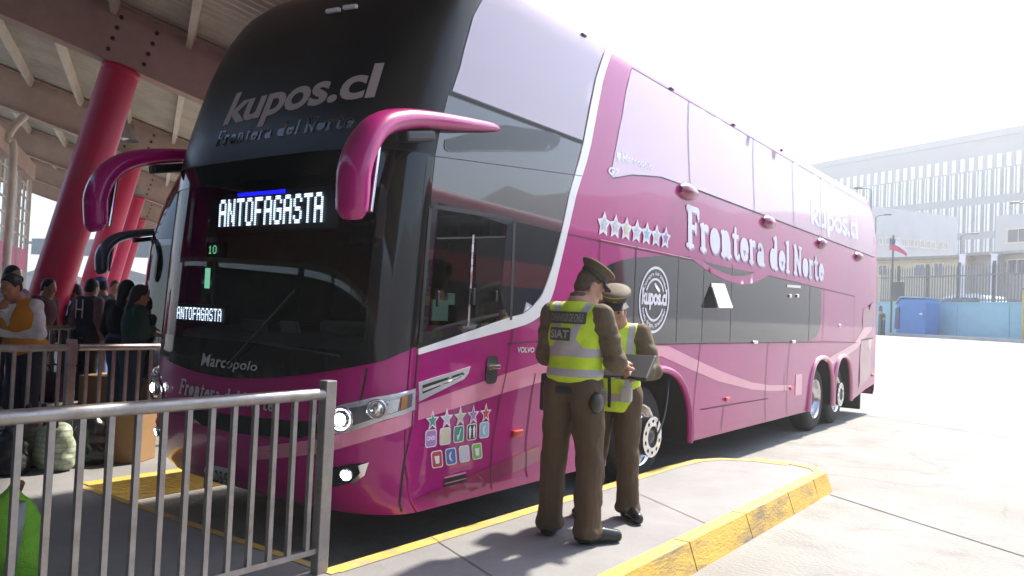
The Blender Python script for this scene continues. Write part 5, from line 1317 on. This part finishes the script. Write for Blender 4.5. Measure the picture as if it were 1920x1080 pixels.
    for sg in (1, -1): g.ell(T(sg*.085, .0, -.02), (.03, .03, .042), M=Mx, sub=True)
    g.mesh('hair', HAIRB, body)
    return body, vest
def wrap_text(parent, surf, txt, cx, cz, wd, hh, m_txt, m_bg, fn, back=-1):
    """flat badge pressed on to a garment: rays from outside along y find the cloth"""
    dg = bpy.context.evaluated_depsgraph_get(); dg.update()
    def hit(x, z, off):
        ok, l, n, i = surf.ray_cast(Vector((x, back*.6, z)), Vector((0, -back, 0)))
        y = l.y if ok else 0; return np.array([x, y+back*off, z])
    o = patch('badge_patch', [rrect(cx, cz, wd, hh, .008, 3)], m_bg, parent, .006, .03, fn=lambda a, b, off: hit(a, b, off))
    if txt: lettering('badge_lettering', font2d(txt, 0, .03), ((cx-wd*.44, cz-hh*.32), (cx+wd*.44, cz-hh*.32), (cx+wd*.44, cz+hh*.32), (cx-wd*.44, cz+hh*.32)), m_txt, o, .0085, fn=lambda a, b, off: hit(a, b, off))

VM1 = vest_mat('hi_vis_vest_cloth', [(0, 1, 1.25, .03, .8, 1.7), (0, 1, 1.115, .026, .8, 1.7), (1, -.32, -.385, .027, 1.28, 1.75), (1, .9, 1.24, .03, 1.25, 1.37)])
VM2 = vest_mat('hi_vis_vest_cloth_front', [(0, 1, .9, .028, .7, 1.6), (1, 0, .13, .025, .9, 1.62)])
# first officer: back to the camera, facing his colleague
J1 = dict(pelvis=v3(0, 0, 1.03), neck=v3(0, .03, 1.575), head=v3(.035, .1, 1.69), shR=v3(.19, .0, 1.495), shL=v3(-.19, .0, 1.495),
          elR=v3(.27, .06, 1.2), wrR=v3(.19, .3, 1.175), hdR=v3(.1, .95, .12), huR=v3(.5, .1, .85), curlR=.75,
          elL=v3(-.235, .03, 1.21), wrL=v3(-.1, .27, 1.13), hdL=v3(.5, .85, .05), huL=v3(-.2, .0, .95), curlL=.8,
          hipR=v3(.1, 0, .97), knR=v3(.125, .03, .52), anR=v3(.14, 0, .09), toR=v3(.27, .17, .035), hipL=v3(-.1, 0, .97), knL=v3(-.14, .02, .52), anL=v3(-.16, .02, .09), toL=v3(-.2, .2, .035))
o1, v1 = officer('person in brown uniform seen from behind, cap and lime vest with two dark patches', (1.965, 1.22, PZ), R(3), J1, R(-36), R(26), VM1, UNI, UNIT, True, 1, 1.05, .97)
DKP = mat('dark_patch', (.075, .07, .062), .7); LTX = mat('patch_letters', (.24, .225, .2), .6)
wrap_text(o1, v1, 'CARABINEROS DE CHILE', -.02, 1.475, .29, .08, LTX, DKP, None); wrap_text(o1, v1, 'SIAT', -.05, 1.365, .17, .085, mat('patch_letters_bright', (.4, .39, .36), .6), DKP, None)
MB().lathe([(0, -.03), (.05, -.028), (.075, 0), (.05, .028), (0, .03)], (.2, -.05, .93), 'X', 20).build('round_pouch', BLACKP, o1)
# second officer: facing the first, head bent over the folder
J2 = dict(pelvis=v3(0, 0, .92), neck=v3(0, .03, 1.44), head=v3(.0, .1, 1.55), shR=v3(.185, .0, 1.365), shL=v3(-.185, .0, 1.365),
          elR=v3(.25, .06, 1.1), wrR=v3(.11, .28, 1.1), hdR=v3(-.3, .9, .0), huR=v3(.2, -.1, -.9), curlR=.5, tsR=1,
          elL=v3(-.29, .07, 1.11), wrL=v3(-.24, .29, 1.11), hdL=v3(.35, .9, .05), huL=v3(-.85, .0, .5), curlL=.6, tsL=-1,
          hipR=v3(.095, 0, .88), knR=v3(.12, .03, .48), anR=v3(.16, .0, .09), toR=v3(.2, .19, .035), hipL=v3(-.095, 0, .88), knL=v3(-.12, .03, .48), anL=v3(-.13, -.02, .09), toL=v3(-.24, .13, .035))
o2, v2 = officer('person in olive uniform and open lime vest, head bent over a black folder', (1.86, 1.98, PZ), R(180+14), J2, R(14), R(20), VM2, UNI, UNIT, False, 2, .765, .94)
q = MB(); P = []
dg = bpy.context.evaluated_depsgraph_get(); dg.update()
for z in np.linspace(.79, 1.26, 12):
    for x in (-.012, .012):
        ok, l, n_, i = v2.ray_cast(Vector((x, .7, z)), Vector((0, -1, 0))); P.append((x, (l.y if ok else .15)+.006, z))
q.add(P, [(2*i+1, 2*i, 2*i+2, 2*i+3) for i in range(11)]).build('zip', BLACKP, o2)
q = MB().box((-.13, .17, .93), (.09, .05, .11), bev=.02); q.build('radio_pouch', mat('pale_pouch', (.5, .5, .48), .6), o2)
# folder held between them
c = v3(*on(1180, 688, 1, 1.72))
fo = thing('folder', 'black zip folder held open between the two uniformed people', 'folder', c, R(0))
Mf = Matrix.Rotation(R(8), 3, 'Z')@Matrix.Rotation(R(38), 3, 'X')
MB().box((0, 0, 0), (.33, .25, .03), M=Mf, bev=.008).build('cover', BLACKP, fo)
MB().box(Vector(Mf@Vector((0, .0, -.022))), (.29, .21, .012), M=Mf).build('paper_sheets', DECALW, fo)
for x in (-.06, .05): MB().box(Vector(Mf@Vector((x, -.128, .0))), (.07, .008, .012), M=Mf).build('zip_pull', ALU, fo)
print('folder', c, [tuple(o1.matrix_world@Vector(o1.location))] )
# ------------------------------------------------------------------ waiting crowd on the concourse
def cloth(name, c, v=.2): return mat(name, c, .85, var=v, vs=9, bump=.3, bs=90)
def bystander(lab, loc, rz, H=1.66, top=(.05, .05, .06), bot=(.02, .022, .03), hair='short', lean=0, arms='down', vest=None, sleeves=None, cap=None, seed=0, build=1.0, skin=None):
    s = H/1.7; ln = lean; q = lambda x, y, z: v3(x, y+(max(0, z-.9))*math.tan(ln), .0+z-(max(0, z-.9))*(1-math.cos(ln)))*s
    hip = {1: q(.09, 0, .9), -1: q(-.09, 0, .9)}; kn = {1: q(.1, .02, .48), -1: q(-.1, .04, .48)}; an = {1: q(.1, 0, .08), -1: q(-.11, .05, .08)}
    sh = {1: q(.175, 0, 1.39), -1: q(-.175, 0, 1.39)}; nk = q(0, .02, 1.46); hd = q(0, .06+.1*math.sin(ln), 1.59)
    el, wr = {}, {}
    for g in (1, -1):
        if arms == 'down': el[g], wr[g] = q(g*.23, -.02, 1.1), q(g*.22, .08, .86)
        elif arms == 'fold': el[g], wr[g] = q(g*.24, .05, 1.1), q(-g*.04, .24, 1.12+.03*g)
        elif arms == 'face': el[g], wr[g] = (q(g*.24, .1, 1.12), q(g*.03, .2, 1.36)) if g == 1 else (q(g*.25, .1, 1.1), q(.1, .22, 1.1))
        else: el[g], wr[g] = q(g*.25, .16, 1.12), q(g*.12, .36, 1.08)
    lo, hi = v3(-.5, -.4, -.02), v3(.5, .85, 1.9)
    f = SDF(lo, hi, .014, .03); f.cap(nk, hd, .055, .05); head_prims(f, hd, 0, R(14)+ln*.6, s)
    f.cap(q(0, 0, .95), nk, .1, .08, k=.05); f.cap(sh[1], sh[-1], .05, .05)
    for g in (1, -1):
        f.chain([sh[g], el[g], wr[g]], [.048, .042, .03]); d = wr[g]-el[g]; hand_prims(f, wr[g], d, (0, .2, 1) if arms != 'down' else (g, 0, 0), .7, g); f.chain([hip[g], kn[g], an[g]], [.07, .055, .04])
    body = f.mesh('person', skin or SKIN2); body.location = Vector([float(k) for k in loc]); body.rotation_euler = (0, 0, rz); tag(body, lab, 'person', 'people waiting on the concourse')
    f = SDF(v3(-.35, -.3, 0), v3(.35, .4, 1.1), .016, .03)
    for g in (1, -1): f.chain([hip[g], (hip[g]+kn[g])/2, kn[g], an[g]], [.108*build, .09, .075, .072])
    f.ell(q(0, 0, .96), (.165*build, .12*build, .12)); f.wrinkle(.004, 22, seed); f.mesh('trousers', cloth('trouser_cloth', bot), body)
    for g in (1, -1):
        f = SDF(an[g]-.16, an[g]+.26, .014, .02); f.cap(an[g]+v3(0, -.02, -.03), an[g]+v3(g*.03, .15, -.04), .05, .04); f.mesh('shoe', RUBBER, body)
    f = SDF(v3(-.5, -.4, .7), v3(.5, .85, 1.7), .014, .03); ch = (sh[1]+sh[-1])/2
    f.ell(ch+v3(0, .01, -.13), (.18*build, .125*build, .2), k=.05); f.ell((ch+q(0, 0, .95))/2, (.165*build, .125*build, .22), k=.05); f.ell(q(0, 0, .94), (.175*build, .13*build, .1), k=.04); f.cap(sh[1], sh[-1], .064, k=.04); f.cap(ch, nk, .075, .06)
    for g in (1, -1): f.chain([sh[g], (sh[g]+el[g])/2, el[g], wr[g]-(wr[g]-el[g])*.06], [.072, .066, .06, .043])
    f.wrinkle(.006, 26, seed+2); f.mesh('jacket', cloth('jacket_cloth', sleeves or top), body)
    if vest:
        f = SDF(v3(-.35, -.35, .7), v3(.35, .7, 1.6), .014, .03); f.ell(ch+v3(0, .01, -.13), (.197*build, .142*build, .21), k=.05); f.ell((ch+q(0, 0, .95))/2, (.182*build, .142*build, .24), k=.05); f.ell(q(0, 0, .96), (.19*build, .145*build, .12), k=.04)
        f.cap(sh[1]*.88+sh[-1]*.12, sh[-1]*.88+sh[1]*.12, .08, k=.04); f.cap(ch+v3(0, .16, .02), q(0, .25, 1.15), .07, .02, sub=True, k=.01); f.mesh('vest', cloth('vest_cloth', vest, .12), body)
    f = SDF(hd-.26, hd+.2, .012, .02); M = np.array(Matrix.Rotation(-(R(14)+ln*.6), 3, 'X')); t = lambda *p: hd+M@np.array(p)*s
    f.ell(t(0, -.018, .038), (.083, .1, .096), M=M); f.ell(t(0, -.05, -.02), (.076, .066, .075), M=M)
    if hair == 'long': f.cap(t(0, -.06, 0), t(0, -.08, -.2), .075, .05, k=.04)
    if hair == 'bun': f.ell(t(0, -.12, .03), (.05, .05, .05))
    f.plane(t(0, .03, .0), M@v3(0, 1, -.35)); f.mesh('hair', HAIRD, body)
    if cap:
        g_ = MB(); Mm = Matrix(M.tolist()); g_.lathe([(.092, 0), (.093, .03), (.08, .07), (.045, .095), (0, .1)], t(0, -.01, .05), 'Z', 24, sy=1.15, M=Mm); c_ = g_.build('cap', cloth('cap_cloth', cap), body)
        v = MB(); P = []
        for i in range(9):
            a = R(-55+110*i/8); P += [t(.09*math.sin(a), .1*math.cos(a), .055), t(.085*math.sin(a), .06+.12*math.cos(a), .035)]
        v.add(P, [(2*i, 2*i+1, 2*i+3, 2*i+2) for i in range(8)], 0, True); v.add([p-v3(0, 0, .006) for p in P], [(2*i+2, 2*i+3, 2*i+1, 2*i) for i in range(8)], 0, True); v.build('visor', cloth('cap_cloth', cap), c_)
    return body
def fl(px, depth): p = at(px, 560, depth); p[2] = PZ; return p
bystander('person in orange vest with white sleeves leaning on the shaded railing, hand at the chin', fl(56, 8.2), R(-150), 1.66, build=1.22, hair='bun', lean=R(16), arms='face', vest=(.5, .2, .02), sleeves=(.6, .6, .62), seed=1)
bystander('dark haired person in pale grey shirt at the far left edge', fl(14, 9.3), R(-75), 1.76, top=(.35, .37, .42), bot=(.03, .03, .04), seed=2, build=1.1)
bystander('person in pale blue denim jacket standing just right of the nearest red pillar', fl(124, 13.5), R(-20), 1.74, top=(.2, .27, .4), bot=(.02, .02, .03), seed=3)
bystander('tiny distant person in blue between the first and second red pillars', fl(138, 30), R(160), 1.7, top=(.12, .2, .42), bot=(.03, .04, .08), seed=4)
b_ = bystander('person in dark waistcoat with pale back stripes, facing away', fl(166, 11.3), R(20), 1.68, top=(.02, .02, .035), bot=(.02, .02, .025), sleeves=(.2, .12, .13), vest=(.022, .02, .035), seed=5, build=1.05)
for x in (-.055, .055): MB().bar((x, -.152, 1.14), (x, -.152, 1.4), .018, .008).build('back_stripe', DECALW, b_)
MB().bar((-.055, -.154, 1.26), (.055, -.154, 1.26), .008, .018).build('back_stripe', DECALW, b_)
bystander('person in blue baseball cap and dark jacket, turned to the left', fl(193, 12.2), R(120), 1.72, top=(.03, .025, .04), bot=(.1, .2, .42), cap=(.12, .16, .42), arms='fold', seed=6, skin=SKIN)
bystander('long haired person in black seen from behind, taller of the dark pair by the coach', fl(232, 10.0), R(25), 1.66, top=(.008, .008, .01), bot=(.03, .06, .13), hair='long', seed=7, build=1.15)
bystander('long haired person with a dark green sleeve beside the coach mirror side', fl(255, 9.7), R(-10), 1.6, top=(.01, .05, .035), bot=(.02, .03, .06), hair='long', arms='fold', seed=8, build=1.1)
bystander('person in black half hidden behind the front corner of the coach', fl(277, 10.6), R(60), 1.45, top=(.01, .01, .012), bot=(.012, .012, .014), hair='short', arms='fold', seed=9, build=1.15)

bystander('person in dark maroon top partly behind the nearest red pillar', fl(84, 11.5), R(-60), 1.66, top=(.09, .02, .03), bot=(.02, .02, .03), seed=11)
bystander('person in grey hooded top between the waistcoat and the blue denim jacket', fl(147, 12.8), R(150), 1.6, top=(.1, .1, .11), bot=(.05, .07, .12), seed=12, arms='fold')
bystander('person in white shirt and jeans seen beyond the blue cap', fl(212, 14.5), R(-100), 1.72, top=(.55, .55, .57), bot=(.09, .16, .32), seed=13)

# ------------------------------------------------------------------ luggage
def blob_bag(name, lab, px, py, w_, d_, h_, m, rz=0, seed=0, handles=None, knot=False, wr=.014):
    c = on(px, py, 2, PZ); b = thing(name, lab, 'bag', c, rz, None)
    f = SDF(v3(-w_*.75, -d_*.75, -.02), v3(w_*.75, d_*.75, h_*1.4), .012, .05)
    f.ell((0, 0, h_*.42), (w_*.5, d_*.5, h_*.5)); f.cap((-w_*.28, 0, h_*.2), (w_*.28, 0, h_*.2), d_*.36, k=.05); f.cap((-w_*.22, 0, h_*.75), (w_*.22, 0, h_*.72), d_*.25, k=.05)
    if knot: f.cap((0, 0, h_*.85), (.02, 0, h_*1.12), .06, .035, k=.05)
    f.wrinkle(wr, 26, seed); f.plane((0, 0, .004), (0, 0, -1)); o = f.mesh('sack', m, b)
    if handles:
        for y in (-d_*.2, d_*.2): MB().tube(spline([(-w_*.2, y, h_*.85), (-w_*.12, y, h_*1.15), (w_*.12, y, h_*1.15), (w_*.2, y, h_*.85)], 5), .014, 8).build('handle', handles, b)
    return b
def plaid(name, c1, c2, c3):
    m = mat(name, c1, .55, bump=.3, bs=30); nt = m.node_tree; b = nt.nodes['Principled BSDF']; tc = node(nt, 'ShaderNodeTexCoord'); last = None
    for i, (d, c) in enumerate((('X', c2), ('Z', c3))):
        w_ = node(nt, 'ShaderNodeTexWave', wave_type='BANDS', bands_direction=d); w_.inputs['Scale'].default_value = 6+i; nt.links.new(tc.outputs['Object'], w_.inputs[0])
        r_ = node(nt, 'ShaderNodeMath', operation='GREATER_THAN'); r_.inputs[1].default_value = .72; nt.links.new(w_.outputs['Fac'], r_.inputs[0])
        mx = node(nt, 'ShaderNodeMix', data_type='RGBA'); nt.links.new(r_.outputs[0], mx.inputs[0]); mx.inputs[6].default_value = (*c1, 1); mx.inputs[7].default_value = (*c, 1)
        if last: nt.links.new(last, mx.inputs[6])
        last = mx.outputs[2]
    nt.links.new(last, b.inputs['Base Color']); return m
blob_bag('bag', 'pale green checked carrier bag standing on the floor behind the bars', 100, 880, .34, .26, .42, plaid('checked_plastic', (.34, .38, .27), (.42, .45, .34), (.26, .34, .22)), R(20), 1, BLACKP)
blob_bag('bag', 'dark red and green checked bag left of the pale green bag', 62, 872, .36, .3, .44, plaid('dark_checked', (.1, .09, .07), (.25, .06, .05), (.07, .14, .08)), R(-10), 2, BLACKP)
blob_bag('bag', 'black shiny plastic sack left of the cardboard box', 168, 868, .3, .28, .42, mat('black_sack', (.012, .012, .012), .25, bump=.3, bs=20), 0, 3, None, True, .02)
blob_bag('bag', 'black sack at the left edge in front of the checked bags', 10, 885, .4, .34, .3, mat('black_sack_cloth', (.015, .015, .018), .6, bump=.3), 0, 4, None, True)
CARD = mat('cardboard', (.36, .21, .09), .8, var=.1, vs=5, bump=.1)
c = on(238, 862, 2, PZ); bx = thing('cardboard_box', 'brown cardboard box with lighter tape edge on the floor by the coach', 'box', c, R(33))
MB().box((0, 0, .23), (.36, .32, .46), bev=.006).build('carton', CARD, bx); MB().box((0, 0, .4625), (.06, .325, .006)).build('tape', mat('packing_tape', (.6, .45, .22), .35), bx)
for x in (-.09, .09): MB().box((x, 0, .464), (.17, .31, .004)).build('flap', CARD, bx)
c = on(232, 760, 2, PZ); bx = thing('cardboard_box', 'low wide cardboard carton behind the shaded railing', 'box', c, R(30)); MB().box((0, 0, .2), (1.0, .5, .4), bev=.01).build('carton', CARD, bx); MB().box((0, 0, .402), (1.0, .05, .006)).build('tape', mat('brown_tape', (.3, .2, .1), .4), bx)
for i, (px, py, w_, h_, lab) in enumerate(((30, 768, .5, .5, 'dark rucksack on the floor at the far left behind the railing'), (90, 752, .5, .42, 'dark holdall below the leaning person in orange'), (150, 748, .55, .4, 'black holdall behind the railing below the person in the waistcoat'))):
    blob_bag('holdall', lab, px, py, w_, .34, h_, mat('holdall_cloth', [(.02, .02, .025), (.05, .02, .03), (.015, .02, .03)][i], .8, bump=.2), R(20*i), 6+i, BLACKP)
# lime sack with reflective strip in the lower left corner
c = on(8, 1085, 2, PZ)
b = thing('hi_vis_sack', 'lime mesh sack with a grey reflective strip in the lower left corner', 'bag', c, R(35))
b.scale = (.74, .74, .84)
LIME = mat('lime_mesh', (.2, .5, .03), .7, var=.15, vs=14, bump=.5, bs=120)
f = SDF(v3(-.4, -.35, -.02), v3(.4, .35, .75), .011, .05); f.ell((0, 0, .24), (.24, .2, .27)); f.cap((-.08, 0, .12), (.1, 0, .12), .17, .17, k=.06); f.cap((.0, 0, .42), (.05, -.02, .56), .1, .035, k=.06); f.wrinkle(.012, 24, 11); f.plane((0, 0, .004), (0, 0, -1)); so_ = f.mesh('sack', LIME, b)
dg = bpy.context.evaluated_depsgraph_get(); dg.update(); V = []; n_ = 0
for t in np.linspace(.02, .5, 24):
    for q in (-.035, .035):
        x = .06+q+.05*math.sin(t*5); ok, l, nn, i = so_.ray_cast(Vector((x+.3, -.9, t)), Vector((-.3, .9, 0)).normalized())
        V.append(l+nn*.006 if ok else Vector((x, -.15, t)))
MB().add(V, [(2*i, 2*i+1, 2*i+3, 2*i+2) for i in range(23)], 0, True).build('reflective_strip', mat('reflective_grey', (.3, .31, .31), .45, .3, bump=.3, bs=200), b)
MB().tube([(.03, 0, .5), (.06, -.01, .56), (.1, -.02, .6)], [.03, .035, .02], 10).build('tied_neck', mat('tie_brown', (.15, .09, .04), .8), b)

# ------------------------------------------------------------------ air
hz = MB().box((0, 350, 39.5), (1240, 1160, 81)); ho = hz.build('haze', None); ho['kind'] = 'stuff'
hm_ = bpy.data.materials.new('haze_air'); hm_.use_nodes = True; hn = hm_.node_tree; hn.nodes.clear(); ou = node(hn, 'ShaderNodeOutputMaterial'); pv = node(hn, 'ShaderNodeVolumePrincipled')
pv.inputs['Color'].default_value = (.97, .98, 1, 1); pv.inputs['Density'].default_value = .0027; pv.inputs['Anisotropy'].default_value = .55
hn.links.new(pv.outputs[0], ou.inputs['Volume']); ho.data.materials.clear(); ho.data.materials.append(hm_)
